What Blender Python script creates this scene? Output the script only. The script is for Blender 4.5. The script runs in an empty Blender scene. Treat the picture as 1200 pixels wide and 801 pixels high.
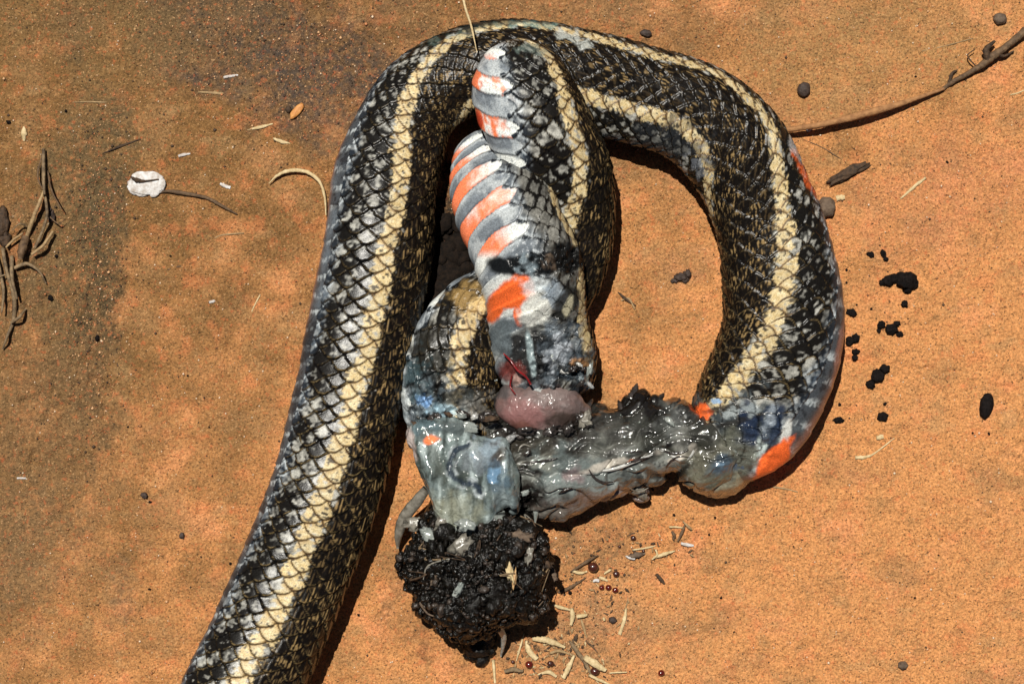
import bpy, bmesh, math, random
import numpy as np
from mathutils import Vector
random.seed(7)
RNG = np.random.default_rng(7)
C = bpy.context.scene.collection
S = bpy.context.scene
U = 0.0002            # metres per photo pixel at ground level: the frame is about 24 cm wide
CAMH = 2600.0         # camera height above the ground in the same pixel units
PI = math.pi

# ------------------------------------------------------------------ camera
cam = bpy.data.cameras.new('camera'); cam.sensor_width = 36; cam.lens = 36 * CAMH / 1200
cam.clip_start = 0.01; cam.clip_end = 50
camo = bpy.data.objects.new('camera', cam); camo.location = (0, 0, CAMH * U); C.objects.link(camo)
S.camera = camo
# ------------------------------------------------------------------ light
SUN_EL, SUN_AZ = math.radians(69), math.radians(-24)     # from the upper left of the photograph
w = bpy.data.worlds.new('World'); S.world = w; w.use_nodes = True
nt = w.node_tree; bg = nt.nodes['Background']; sky = nt.nodes.new('ShaderNodeTexSky')
sky.sky_type = 'NISHITA'; sky.sun_disc = False; sky.sun_elevation = SUN_EL; sky.sun_rotation = SUN_AZ
nt.links.new(sky.outputs[0], bg.inputs[0]); bg.inputs[1].default_value = 0.02   # night flash photograph: hardly any sky fill
sun = bpy.data.lights.new('sun', 'SUN'); sun.energy = 5.0; sun.angle = math.radians(0.6); sun.color = (1, 0.96, 0.88)
suno = bpy.data.objects.new('sun', sun); C.objects.link(suno)
sd = Vector((math.sin(SUN_AZ) * math.cos(SUN_EL), math.cos(SUN_AZ) * math.cos(SUN_EL), math.sin(SUN_EL)))
suno.rotation_euler = sd.to_track_quat('Z', 'Y').to_euler(); suno.location = sd * 2
S.view_settings.view_transform = 'Standard'; S.view_settings.look = 'None'
S.view_settings.exposure = 0.08; S.view_settings.gamma = 1.0

# ------------------------------------------------------------------ noise
_perm = np.random.default_rng(3).permutation(256).astype(np.int64); _perm = np.concatenate([_perm, _perm])
_g3 = np.random.default_rng(5).normal(size=(256, 3)); _g3 /= np.linalg.norm(_g3, axis=1)[:, None]
def pn(x, y, z=0.0):
    x, y, z = np.broadcast_arrays(np.asarray(x, float), np.asarray(y, float), np.asarray(z, float))
    xi = np.floor(x).astype(np.int64); yi = np.floor(y).astype(np.int64); zi = np.floor(z).astype(np.int64)
    xf, yf, zf = x - xi, y - yi, z - zi
    u, v, q = [t * t * t * (t * (t * 6 - 15) + 10) for t in (xf, yf, zf)]
    out = 0
    for dx in (0, 1):
        wx = u if dx else 1 - u
        for dy in (0, 1):
            wy = v if dy else 1 - v
            for dz in (0, 1):
                wz = q if dz else 1 - q
                h = _perm[(_perm[(_perm[(xi + dx) & 255] + yi + dy) & 255] + zi + dz) & 255]
                g = _g3[h]
                out = out + wx * wy * wz * (g[..., 0] * (xf - dx) + g[..., 1] * (yf - dy) + g[..., 2] * (zf - dz))
    return out * 1.5
def fbm(x, y, z=0.0, o=4):
    a, f, s = 1.0, 1.0, 0
    for k in range(o):
        s = s + a * pn(np.asarray(x) * f + 17.3 * k, np.asarray(y) * f - 9.1 * k, np.asarray(z) * f + 4.7 * k); a *= .5; f *= 2.03
    return s
def h1(a, b, k=0):
    v = np.sin(np.asarray(a) * 127.1 + np.asarray(b) * 311.7 + k * 74.7) * 43758.5453
    return v - np.floor(v)
def ss(a, b, x):
    t = np.clip((x - a) / (b - a), 0, 1); return t * t * (3 - 2 * t)
def lerp(a, b, t): return a + (b - a) * t
def mixc(c, col, t): return c + (np.array(col)[None, :] - c) * np.atleast_1d(np.clip(t, 0, 1))[:, None]

# ------------------------------------------------------------------ helpers: pixels (x right, y down, h up) to metres
def tag(o, label=None, cat=None, group=None, kind=None):
    if label: o['label'] = label
    if cat: o['category'] = cat
    if group: o['group'] = group
    if kind: o['kind'] = kind
    return o
def w2(x, y, h=0.0):   # point that appears at pixel x, y when it stands h above the ground
    k = (CAMH - h) / CAMH
    return (np.asarray(x) - 600) * k, (400.5 - np.asarray(y)) * k
def build(name, V, F, mat, parent=None, origin=(0, 0, 0), col=None, rgh=None, smooth=True):
    V = (np.asarray(V, float) - np.array(origin)[None]) * U
    me = bpy.data.meshes.new(name)
    if isinstance(F, np.ndarray):
        n, k = F.shape
        me.vertices.add(len(V)); me.vertices.foreach_set('co', V.astype(np.float32).ravel())
        me.loops.add(n * k); me.loops.foreach_set('vertex_index', F.astype(np.int32).ravel())
        me.polygons.add(n); me.polygons.foreach_set('loop_start', np.arange(0, n * k, k, dtype=np.int32))
        me.update(calc_edges=True)
    else:
        me.from_pydata([tuple(v) for v in V], [], F)
    if smooth: me.polygons.foreach_set('use_smooth', np.ones(len(me.polygons), bool))
    if col is not None:
        a = me.color_attributes.new('Col', 'FLOAT_COLOR', 'POINT')
        c4 = np.ones((len(V), 4), np.float32); c4[:, :3] = col; a.data.foreach_set('color', c4.ravel())
    if rgh is not None:
        a = me.attributes.new('Rgh', 'FLOAT', 'POINT'); a.data.foreach_set('value', np.asarray(rgh, np.float32).ravel())
    me.materials.append(mat); me.validate(); me.update()
    o = bpy.data.objects.new(name, me); C.objects.link(o)
    if parent is not None:
        o.parent = parent
        po = Vector(parent.get('_o', (0, 0, 0)))
        o.location = (Vector(origin) - po) * U
    else: o.location = Vector(origin) * U
    o['_o'] = [float(t) for t in origin]
    return o
def empty(name, origin):
    o = bpy.data.objects.new(name, None); o.empty_display_size = .002; C.objects.link(o)
    o.location = Vector(origin) * U; o['_o'] = [float(t) for t in origin]; return o

# ------------------------------------------------------------------ materials
def mat_new(name):
    m = bpy.data.materials.new(name); m.use_nodes = True
    return m, m.node_tree, m.node_tree.nodes['Principled BSDF']
def N(nt, t, **kw):
    n = nt.nodes.new(t)
    for k, v in kw.items(): setattr(n, k, v)
    return n
def px_coord(nt, scale=1.0):
    tc = N(nt, 'ShaderNodeTexCoord'); mp = N(nt, 'ShaderNodeMapping'); mp.inputs['Scale'].default_value = (scale / U,) * 3
    nt.links.new(tc.outputs['Object'], mp.inputs['Vector']); return mp.outputs[0]
def noise(nt, vec, size, detail=3, rough=.55, dist=0.0):
    n = N(nt, 'ShaderNodeTexNoise'); n.inputs['Scale'].default_value = 1.0 / size; n.inputs['Detail'].default_value = detail
    n.inputs['Roughness'].default_value = rough; n.inputs['Distortion'].default_value = dist
    nt.links.new(vec, n.inputs['Vector']); return n.outputs['Fac']
def mrange(nt, v, a, b, c, d):
    n = N(nt, 'ShaderNodeMapRange'); n.clamp = True
    for i, t in enumerate((a, b, c, d)): n.inputs[i + 1].default_value = t
    nt.links.new(v, n.inputs[0]); return n.outputs[0]
def cmix(nt, mode, fac, a, b):
    n = N(nt, 'ShaderNodeMix', data_type='RGBA', blend_type=mode)
    for idx, v in ((0, fac), (6, a), (7, b)):
        if hasattr(v, 'is_output'): nt.links.new(v, n.inputs[idx])
        elif idx == 0: n.inputs[0].default_value = v
        else: n.inputs[idx].default_value = (*v, 1)
    return n.outputs[2]
def gcol(nt, v):  # value -> grey colour socket
    n = N(nt, 'ShaderNodeCombineColor')
    for i in range(3): nt.links.new(v, n.inputs[i])
    return n.outputs[0]
def bump(nt, h, dist, strength, prev=None):
    n = N(nt, 'ShaderNodeBump'); n.inputs['Distance'].default_value = dist * U; n.inputs['Strength'].default_value = strength
    nt.links.new(h, n.inputs['Height'])
    if prev: nt.links.new(prev, n.inputs['Normal'])
    return n.outputs[0]
def attr_mat(name, rough=.5, fine=2.0, amp=.3, bsize=2.0, bdist=.6, coat=0, crough=.15, spec=.5, use_rgh=False, sss=0, b2=None, trans=0):
    m, nt, p = mat_new(name); v = px_coord(nt)
    a = N(nt, 'ShaderNodeAttribute', attribute_name='Col')
    f = mrange(nt, noise(nt, v, fine, 3), .3, .7, 1 - amp, 1 + amp)
    nt.links.new(cmix(nt, 'MULTIPLY', 1.0, a.outputs['Color'], gcol(nt, f)), p.inputs['Base Color'])
    nb = bump(nt, noise(nt, v, bsize, 3), bdist, 1.0)
    if b2: nb = bump(nt, noise(nt, v, b2[0], 2, dist=b2[2] if len(b2) > 2 else 0), b2[1], 1.0, nb)
    nt.links.new(nb, p.inputs['Normal'])
    if use_rgh:
        r = N(nt, 'ShaderNodeAttribute', attribute_name='Rgh'); nt.links.new(r.outputs['Fac'], p.inputs['Roughness'])
    else: p.inputs['Roughness'].default_value = rough
    p.inputs['Coat Weight'].default_value = coat; p.inputs['Coat Roughness'].default_value = crough
    if coat: nt.links.new(nb, p.inputs['Coat Normal'])
    p.inputs['Specular IOR Level'].default_value = spec
    if sss:
        p.inputs['Subsurface Weight'].default_value = sss; p.inputs['Subsurface Radius'].default_value = (1, .8, .6)
        p.inputs['Subsurface Scale'].default_value = 5 * U
    return m
def simple_mat(name, c1, c2, size=5, rough=.6, bsize=2, bdist=.8, spec=.4, coat=0, stretch=None, sss=0):
    m, nt, p = mat_new(name); v = px_coord(nt)
    f = mrange(nt, noise(nt, v, size, 4), .3, .7, 0, 1)
    nt.links.new(cmix(nt, 'MIX', f, c1, c2), p.inputs['Base Color'])
    nb = bump(nt, noise(nt, v, bsize, 3), bdist, 1.0); nt.links.new(nb, p.inputs['Normal'])
    p.inputs['Roughness'].default_value = rough; p.inputs['Specular IOR Level'].default_value = spec; p.inputs['Coat Weight'].default_value = coat
    p.inputs['Coat Roughness'].default_value = .08
    return m
M = {}
M['skin'] = attr_mat('snake_skin', use_rgh=True, fine=1.6, amp=.35, bsize=1.5, bdist=.15, spec=.17)
M['flesh'] = attr_mat('wet_flesh', use_rgh=True, fine=3.0, amp=.22, bsize=5, bdist=.25, coat=.6, crough=.05, spec=.25, b2=(18, 2.0, 2.0))
M['organ'] = attr_mat('organ_membrane', rough=.45, fine=4, amp=.15, bsize=3, bdist=.45, coat=.3, crough=.07, spec=.2, sss=0, b2=(14, 1.6, 1.5))
M['soil_wet'] = simple_mat('wet_black_soil', (.002, .0018, .0016), (.011, .009, .007), 5, .16, 2.2, 1.5, .3, 0)
M['soil_dry'] = simple_mat('dark_soil', (.003, .002, .0015), (.016, .009, .005), 4, .9, 1.6, 1.2, .2)
M['crumb'] = simple_mat('black_crumb', (.003, .0025, .0025), (.014, .010, .009), 3, .8, 1.5, 1.4, .1)
M['slime'] = simple_mat('grey_slime', (.14, .16, .15), (.34, .36, .33), 6, .18, 3, .4, .6, .7)
M['sliver'] = simple_mat('grey_membrane_sliver', (.10, .09, .07), (.26, .24, .20), 5, .35, 3, .5, .5, .3)
M['flesh_dark'] = simple_mat('dark_wet_shred', (.010, .008, .007), (.05, .04, .035), 5, .2, 3, .5, .5, .5)
M['loose_scale'] = simple_mat('loose_scale', (.10, .10, .10), (.27, .27, .26), 7, .3, 3, .6, .4, .4)
M['straw'] = simple_mat('pale_straw', (.42, .30, .14), (.66, .52, .30), 4, .65, 1.5, .5)
M['straw_dull'] = simple_mat('dull_straw', (.20, .12, .055), (.40, .27, .13), 4, .7, 1.5, .5)
M['twig'] = simple_mat('brown_twig', (.05, .028, .014), (.17, .10, .05), 5, .75, 2, .8)
M['twig_orange'] = simple_mat('sand_coated_twig', (.20, .09, .035), (.40, .20, .08), 6, .85, 2, 1)
M['root'] = simple_mat('dry_root', (.07, .045, .025), (.28, .19, .10), 7, .75, 2, .9)
M['bark'] = simple_mat('dark_bark', (.02, .012, .007), (.09, .05, .025), 4, .8, 2, 1)
M['seed_red'] = simple_mat('dark_red_seed', (.06, .005, .003), (.14, .014, .006), 4, .22, 3, .3, .6, .6)
M['seed_brown'] = simple_mat('dark_brown_seed', (.03, .008, .005), (.08, .02, .01), 4, .3, 3, .3, .6, .4)
M['white'] = simple_mat('chalky_white', (.36, .30, .25), (.70, .69, .68), 5, .7, 2, .6)
M['flake'] = simple_mat('tan_husk', (.34, .19, .08), (.58, .37, .17), 4, .6, 2, .5)
M['orange_flake'] = simple_mat('orange_husk', (.45, .17, .04), (.60, .28, .08), 4, .6, 2, .5)
M['stone'] = simple_mat('grey_brown_stone', (.07, .045, .03), (.17, .12, .08), 5, .8, 2, 1)
M['stone_dark'] = simple_mat('dark_stone', (.025, .016, .012), (.07, .045, .035), 4, .7, 2, .8)
M['blood'] = simple_mat('blood_vessel', (.12, .004, .005), (.24, .010, .010), 4, .25, 3, .3, .6, .6)
M['skin_scrap'] = simple_mat('shed_scale', (.30, .30, .28), (.46, .45, .42), 8, .35, 3, .3, .5, .3)

# ------------------------------------------------------------------ ground: one sheet
def ground_h(X, Y):   # X, Y in px units of the world (Y up)
    x, y = X + 600, 400.5 - Y
    h = 5 * fbm(X / 260, Y / 260, 1.0, 3) + 3.0 * fbm(X / 60, Y / 60, 5.0, 3) + 1.2 * fbm(X / 24, Y / 24, 15.0, 2)
    left = ss(150, 110, x + 18 * pn(Y / 60, 3.3)) * ss(150, 230, y) * ss(640, 480, y)
    h = h - 5 * left + left * 3.5 * fbm(X / 12, Y / 18, 8.0, 3)
    h = h + 1.5 * fbm(X / 9, Y / 9, 2.0, 3) * (0.6 + .5 * ss(0, .6, fbm(X / 90, Y / 90, 3.0, 2)))
    # thin cracks in the crust
    for (xa, ya, xb, yb, wd, dep) in ((982, 418, 1125, 436, 1.6, 3.0), (860, 300, 980, 330, 1, 1), (1090, 440, 1190, 455, 1.3, 1.8)):
        t = np.clip(((x - xa) * (xb - xa) + (y - ya) * (yb - ya)) / ((xb - xa) ** 2 + (yb - ya) ** 2), 0, 1)
        d = np.hypot(x - xa - t * (xb - xa), y - ya - t * (yb - ya) + 5 * pn(x / 14, 0.5))
        h = h - dep * np.exp(-(d / wd) ** 2)
    return h
def splat(c, x, y, lst, seed=0.0, grain=False):
    """albedo patches: (x, y, rx, ry, rot, colour, strength, softness, noise)"""
    for i, (sx, sy, rx, ry, rot, cc, st, soft, nz) in enumerate(lst):
        m = (np.abs(x - sx) < (max(rx, ry) * 2.2)) & (np.abs(y - sy) < (max(rx, ry) * 2.2))
        if not m.any(): continue
        a = math.radians(rot); dx, dy = x[m] - sx, y[m] - sy
        u = (dx * math.cos(a) + dy * math.sin(a)) / rx; v = (-dx * math.sin(a) + dy * math.cos(a)) / ry
        d = np.hypot(u, v) + nz * fbm(x[m] / (8 + 0.25 * max(rx, ry)), y[m] / (8 + .25 * max(rx, ry)), seed + i * 3.1, 3)
        t = st * ss(1 + soft, 1 - soft, d)
        if grain: t = t * (.45 + .75 * ss(-.5, .5, fbm(x[m] / 7, y[m] / 7, 3.3, 3)))
        c[m] = c[m] + (np.array(cc)[None] - c[m]) * np.atleast_1d(np.clip(t, 0, 1))[:, None]
    return c
gx = np.concatenate([-np.geomspace(5400, 720, 14), np.arange(-690, 691, 2.1), np.geomspace(720, 5400, 14)])
gy = np.concatenate([-np.geomspace(5400, 500, 14), np.arange(-474, 475, 2.1), np.geomspace(500, 5400, 14)])
GX, GY = np.meshgrid(gx, gy); gX, gY = GX.ravel(), GY.ravel()
gZ = ground_h(gX, gY)
ii = np.arange(len(gy) * len(gx)).reshape(len(gy), len(gx))
gF = np.stack([ii[:-1, :-1], ii[:-1, 1:], ii[1:, 1:], ii[1:, :-1]], -1).reshape(-1, 4)
x, y = gX + 600, 400.5 - gY
big = fbm(gX / 300, gY / 300, 11.0, 3); mid = fbm(gX / 60, gY / 60, 12.0, 4); sm = fbm(gX / 14, gY / 14, 13.0, 3)
col = np.tile(np.array([[.59, .262, .094]]), (len(gX), 1))
flash_ramp = ss(-.6, .8, (x - 450) / 900 + (y - 330) / 800 + .5 * mid)      # flash falloff painted into the sand colour: paler lower right, browner upper left
col = mixc(col, (.19, .10, .035), .95 * (1 - flash_ramp))
col = mixc(col, (.68, .275, .115), .7 * ss(.1, .9, mid + .4 * sm) * flash_ramp)
col = mixc(col, (.62, .20, .075), .38 * ss(.2, .7, fbm(gX / 30, gY / 30, 40.0, 3)))
col = mixc(col, (.30, .165, .07), .5 * ss(.1, .7, fbm(gX / 75, gY / 60, 71.0, 4)))
col = mixc(col, (.40, .26, .12), .35 * ss(.3, .9, fbm(gX / 40, gY / 28, 91.0, 4)))
col = mixc(col, (.36, .19, .075), .5 * ss(.1, .8, fbm(gX / 22, gY / 22, 44.0, 3)))
G = (.10, .075, .045)
col = splat(col, x, y, [
    (300, 40, 190, 75, 14, (.085, .058, .040), .75, .55, .7), (370, 105, 110, 60, 20, (.07, .055, .045), .6, .6, .9),
    (230, 20, 90, 50, 0, (.12, .08, .04), .5, .6, .8), (100, 30, 120, 60, 10, (.19, .115, .045), .6, .6, .6),
    (84, 320, 60, 210, 4, (.15, .095, .042), .9, .35, .6), (120, 330, 24, 150, 3, (.085, .06, .03), .75, .45, 1.1), (6, 500, 50, 200, 3, (.15, .095, .045), .6, .5, .8), (118, 230, 30, 60, 3, (.11, .078, .038), .5, .6, 1.0), (70, 470, 30, 60, 3, (.12, .08, .04), .4, .6, 1.0),
    (30, 560, 110, 150, 10, (.22, .12, .05), .6, .6, .6), (40, 640, 60, 90, 10, (.15, .10, .05), .35, .6, .8),
    (660, 30, 220, 50, 0, (.20, .11, .05), .5, .6, .6), (1120, 230, 130, 60, -20, (.52, .20, .09), .5, .6, .6),
    (760, 150, 110, 70, 0, (.26, .15, .07), .5, .6, .5), (530, 300, 60, 110, 0, (.035, .026, .018), .95, .35, .6),
    (1010, 60, 160, 60, -10, (.33, .19, .075), .6, .6, .6), (710, 740, 120, 90, 20, (.42, .22, .10), .4, .6, .8),
    (690, 640, 70, 35, -15, (.16, .10, .05), .55, .6, .9), (660, 760, 70, 40, 0, (.22, .14, .075), .5, .6, .9),
    (145, 700, 16, 36, 0, (.17, .11, .06), .5, .5, .8), (560, 745, 60, 30, 0, (.10, .06, .03), .5, .6, .8),
    (470, 690, 22, 60, 0, (.14, .08, .04), .4, .6, .8), (800, 325, 30, 10, 0, (.14, .09, .05), .3, .6, .8)], 2.0, True)
col = mixc(col, (.62, .30, .14), .18 * ss(.4, .9, fbm(gX / 7, gY / 7, 60.0, 2)))
mg, nt, p = mat_new('orange_sand'); v = px_coord(nt)
a = N(nt, 'ShaderNodeAttribute', attribute_name='Col')
g1 = mrange(nt, noise(nt, v, 3.0, 4, .75), .3, .7, .48, 1.5)
c0 = cmix(nt, 'MULTIPLY', 1.0, a.outputs['Color'], gcol(nt, g1))
g2 = mrange(nt, noise(nt, v, 2.4, 2, .6), .60, .68, 0, .85)
c1_ = cmix(nt, 'MIX', g2, c0, (.05, .03, .015))
vv = N(nt, 'ShaderNodeVectorMath', operation='ADD'); vv.inputs[1].default_value = (371, 92, 55); nt.links.new(v, vv.inputs[0])
g3 = mrange(nt, noise(nt, vv.outputs[0], 2.6, 2, .6), .60, .74, 0, .6)
c2_ = cmix(nt, 'MIX', g3, c1_, (.72, .42, .20))
g4 = mrange(nt, noise(nt, vv.outputs[0], 5.5, 3, .6), .58, .7, 0, .4)
c3_ = cmix(nt, 'MIX', g4, c2_, (.62, .14, .05))
nt.links.new(c3_, p.inputs['Base Color'])
nb = bump(nt, noise(nt, v, 2.2, 3, .65), 2.0, 1.0); nb = bump(nt, noise(nt, v, 7, 4, .7), 3.2, 1.0, nb)
nt.links.new(nb, p.inputs['Normal']); p.inputs['Roughness'].default_value = .92; p.inputs['Specular IOR Level'].default_value = .15
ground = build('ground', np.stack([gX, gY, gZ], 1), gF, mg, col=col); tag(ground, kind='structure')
def GH(x, y):
    X, Y = w2(x, y); return float(ground_h(np.array([float(X)]), np.array([float(Y)]))[0])

# ------------------------------------------------------------------ the snake
def spline(pts, n=40):
    P = np.array(pts, float); out = []
    Q = np.vstack([2 * P[0] - P[1], P, 2 * P[-1] - P[-2]])
    for i in range(1, len(Q) - 2):
        p0, p1, p2, p3 = Q[i - 1], Q[i], Q[i + 1], Q[i + 2]
        t = np.linspace(0, 1, n, endpoint=False)[:, None]
        out.append(.5 * ((2 * p1) + (-p0 + p2) * t + (2 * p0 - 5 * p1 + 4 * p2 - p3) * t ** 2 + (-p0 + 3 * p1 - 3 * p2 + p3) * t ** 3))
    out.append(Q[-2][None]); return np.vstack(out)
def smooth1(a, k):
    k = int(k); ker = np.ones(2 * k + 1) / (2 * k + 1)
    return np.convolve(np.pad(a, k, mode='edge'), ker, 'valid')
BLACK = (.008, .007, .006)
def snake_tube(pts, g, tail, seed, overlay=(), bumps=(), pitch=21.0, ds=1.45, belly='none', wetspots=(), dcol=1.0, skew=(0, 0), pale=0.0, phase=0.0, och=(-12, 46, 305, 168)):
    """pts: (x, y, centre height, half width, half height, stripe offset u, stripe separation in degrees)
    g: side the belly is on; tail: +1 if the tail lies ahead along the path"""
    P = spline(pts)
    X, Y = w2(P[:, 0], P[:, 1], P[:, 2]); P[:, 0] = X; P[:, 1] = Y
    L = np.concatenate([[0], np.cumsum(np.linalg.norm(np.diff(P[:, :3], axis=0), axis=1))])
    n = int(L[-1] / ds); sl = np.linspace(0, L[-1], n)
    Q = np.stack([np.interp(sl, L, P[:, k]) for k in range(P.shape[1])], 1)
    for k in range(3): Q[:, k] = smooth1(Q[:, k], 7)
    T = np.gradient(Q[:, :3], axis=0)
    for k in range(3): T[:, k] = smooth1(T[:, k], 6)
    T[:, 2] *= .4; T /= np.linalg.norm(T, axis=1)[:, None]
    side = np.cross(T, np.array([0, 0, 1.0])); side /= np.linalg.norm(side, axis=1)[:, None]
    up = np.cross(side, T)
    th = np.concatenate([np.radians(np.arange(-112, 112.1, 1.32)), np.radians(np.arange(120, 241, 8))]); m = len(th)
    hw, hb = Q[:, 3], Q[:, 4]
    th1 = np.degrees(np.arcsin(np.clip(Q[:, 5], -.97, .97))); sep = Q[:, 6]
    TH = np.degrees(th)[None, :].repeat(n, 0); TH = np.where(TH > 180, TH - 360, TH)
    t = (TH - th1[:, None]) * g
    q = np.where(t > 0, 4 + t / 12.6, 4 + 8 * t / sep[:, None])
    q = np.where(q < -4, -4 + (t + sep[:, None]) / 12.6, q)
    cum = np.cumsum(ds / (pitch * np.clip((hw / 62), .45, 1.1))); SS = tail * cum[:, None] + 0 * q
    thr = np.radians(TH) * g; SS = SS + phase + skew[0] * thr + skew[1] * thr ** 2
    wq = q + .16 * pn(SS * .7, q * .4, seed) ; wS = SS + .12 * pn(SS * .5, q * .5, seed + 9)
    best = None
    r0 = np.floor(wq)
    cand = []
    for r in (r0, r0 + 1):
        dr = wq - r; stg = .5 * np.mod(r, 2); e = -.5 * np.abs(dr) ** 1.9
        nn = np.ceil(wS - stg - e); Sc = nn + stg; cand.append((Sc, r, dr, Sc + e - wS))
    A, B = cand; ta = A[0] <= B[0]
    Sc = np.where(ta, A[0], B[0]); R = np.where(ta, A[1], B[1]); DR = np.where(ta, A[2], B[2])
    dF = np.where(ta, A[3], B[3]); dB = np.minimum(1 - A[3], 1 - B[3])
    ven = np.abs(q) > 9.35 + .5 * np.cos(2 * PI * wS + 1.) * (belly == 'full') + .25 * pn(SS * 2, q * .1, seed + 7)
    vS = wS + .18 * np.sin(q * .3) ; dv = np.ceil(vS) - vS
    dF = np.where(ven, dv, dF); dB = np.where(ven, 1 - dv, dB); Sc = np.where(ven, np.ceil(vS), Sc); R = np.where(ven, 12, R); DR = np.where(ven, 0, DR)
    rnd = h1(Sc, R, 1); rnd2 = h1(Sc, R, 2)
    aq = np.abs(q)
    # relief: each scale rises towards its free edge and drops there
    H = (1 - dF) ** 1.3 * 3.1 - 1.5 * DR ** 2 * (dF > .05) - .6 * np.exp(-(np.minimum(dF, dB) / .07) ** 2) + .7 * (rnd - .5)
    H = np.where(ven, (1.2 if belly == 'edge' else 2.6) * (1 - dF) ** 2 - .8 * np.exp(-(dF / .06) ** 2) + .5 * rnd, H)
    keel = np.where(aq < 3, np.exp(-(DR / .2) ** 2) * .5, 0); H = H + keel
    H = H * np.clip(hw / 62, .2, 1.1)[:, None]
    low = 2.6 * fbm(SS * .16, q * .14, seed + 3, 3)
    rad_n = H + low
    CT, ST = np.cos(th)[None, :], np.sin(th)[None, :]
    e = 1.08
    rx = hw[:, None] * np.sign(ST) * np.abs(ST) ** (1 / e); rz = hb[:, None] * np.sign(CT) * np.abs(CT) ** (1 / e)
    nrm = np.stack([ST / hw[:, None], CT / hb[:, None]], -1); nrm /= np.linalg.norm(nrm, axis=-1)[..., None]
    wgt = ss(1, 20, hw)[:, None]
    rx = rx + nrm[..., 0] * rad_n * wgt; rz = rz + nrm[..., 1] * rad_n * wgt
    V = Q[:, None, :3] + side[:, None] * rx[..., None] + up[:, None] * rz[..., None]
    # keep the underside on the ground
    V = V.reshape(-1, 3)
    k = CAMH / (CAMH - V[:, 2]); ax = V[:, 0] * k + 600; ay = 400.5 - V[:, 1] * k
    for (bx, by, br, amp, sz) in bumps:
        wv = np.exp(-((ax - bx) ** 2 + (ay - by) ** 2) / br ** 2)
        V[:, 2] += wv * amp * fbm(ax / sz, ay / sz, seed + 5, 4)
    V[:, 2] = np.maximum(V[:, 2], -3)
    # ---- colour
    f = lambda a: a.ravel()
    q_, SS_, dF_, dB_, DR_, rnd_, r2_, aq_, ven_, Sc_ = map(f, (q, SS, dF, dB, DR, rnd, rnd2, aq, ven, Sc))
    fine = f(pn(SS * 5.1, q * 3.0, seed + 1)); fine2 = f(fbm(SS * 3.2, q * 1.6, seed + 2, 2)); lowb = f(fbm(SS * .5, q * .35, seed + 4, 2))
    stre = f(pn(SS * 2.2, q * 6.0, seed + 6))
    fine, fine2, lowb, stre = [a_ / a_.std() for a_ in (fine, fine2, lowb, stre)]
    edge = np.minimum(dF_, dB_)
    # flank
    if pale > .5: fine2 = fine2 * .55; fine = fine * .5
    zone = np.cos(2 * PI * SS_ / 2.15) * np.cos(2 * PI * (aq_ - 5.9) / 4.6) + .5 * lowb      # dark blotches alternate along the flank
    dist = ((dF_ - .55) / .42) ** 2 + (np.abs(DR_) / .62) ** 2                                # the pale heart of each scale
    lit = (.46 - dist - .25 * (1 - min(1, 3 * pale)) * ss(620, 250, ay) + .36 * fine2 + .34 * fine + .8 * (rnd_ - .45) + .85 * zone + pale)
    gv = (.055 + .14 * r2_ + .05 * fine)[:, None]
    grey = np.clip(gv, .03, 1) * np.array([[1.0, .97, .86]])
    grey = mixc(grey, (.46, .45, .40), ss(.4, 1.5, zone * .5 + .5 * fine2 + 1.1 * (rnd_ - .5)) * (.75 - .35 * min(1, pale)))
    bk = 1 - ss(.0, .35, lit)
    col = mixc(grey, BLACK, bk)
    # bluish scales and white streaks towards the belly
    lb = ss(7.9, 9.2, aq_ + .25 * lowb)
    col = mixc(col, (.06, .09, .13), .55 * lb * (1 - .6 * bk))
    col = mixc(col, (.50, .54, .56), .8 * lb * ss(.34, .12, dB_) * ss(-.6, .5, fine2))
    # dorsum
    dz = ss(3.75, 3.2, aq_ + .1 * fine2)
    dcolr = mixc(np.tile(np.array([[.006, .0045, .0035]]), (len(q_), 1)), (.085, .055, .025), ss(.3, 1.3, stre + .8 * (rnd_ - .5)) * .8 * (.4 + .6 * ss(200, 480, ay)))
    dcolr = mixc(dcolr, (.30, .20, .085), ss(.8, 1.3, stre + .6 * (r2_ - .5)) * ss(.3, .8, rnd_) * .8)
    col = col * (1 - dz[:, None]) + dcolr * dz[:, None]
    # cream stripes: whole scales of one row, half scales of the rows beside it
    sw = ss(.8, .68, np.abs(aq_ - 4.35) + .14 * fine2 + .45 * (rnd_ - .5))
    sw = sw * (1 - .9 * ss(1.75, 2.1, fine2 + .35 * lowb + .5 * np.abs(aq_ - 4.4)))
    cream = mixc(np.tile(np.array([[.56, .42, .20]]), (len(q_), 1)), (.72, .62, .40), .45 + .25 * fine + .5 * (rnd_ - .5))
    cream = mixc(cream, (.42, .24, .07), .55 * ss(.35, .0, dB_) * (rnd_ > .3))
    cream = cream * (1 - .25 * r2_)[:, None]
    cream = mixc(cream, (.02, .014, .01), ss(1.5, 1.9, fine * .6 - fine2 + .5 * np.abs(aq_ - 4.35)) * .9)
    col = col * (1 - sw[:, None]) + cream * sw[:, None]
    col = mixc(col, (.12, .06, .02), sw * np.maximum(ss(.085, .05, dF_), ss(.09, .04, dB_)) * (~ven_) * .85)
    # outlines
    rim = ss(.12, .075, dF_) * ss(.02, .05, dF_) * (~ven_) * ss(9.2, 8, aq_)
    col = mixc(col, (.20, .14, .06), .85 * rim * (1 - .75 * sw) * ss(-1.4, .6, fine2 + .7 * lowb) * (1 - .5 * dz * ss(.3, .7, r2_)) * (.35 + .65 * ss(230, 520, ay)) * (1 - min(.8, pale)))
    col = mixc(col, (.012, .009, .007), ss(.05, .02, dF_) * .85 * (~ven_)); col = mixc(col, (.02, .014, .01), ss(.07, .02, dB_) * .6 * (~ven_))
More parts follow.
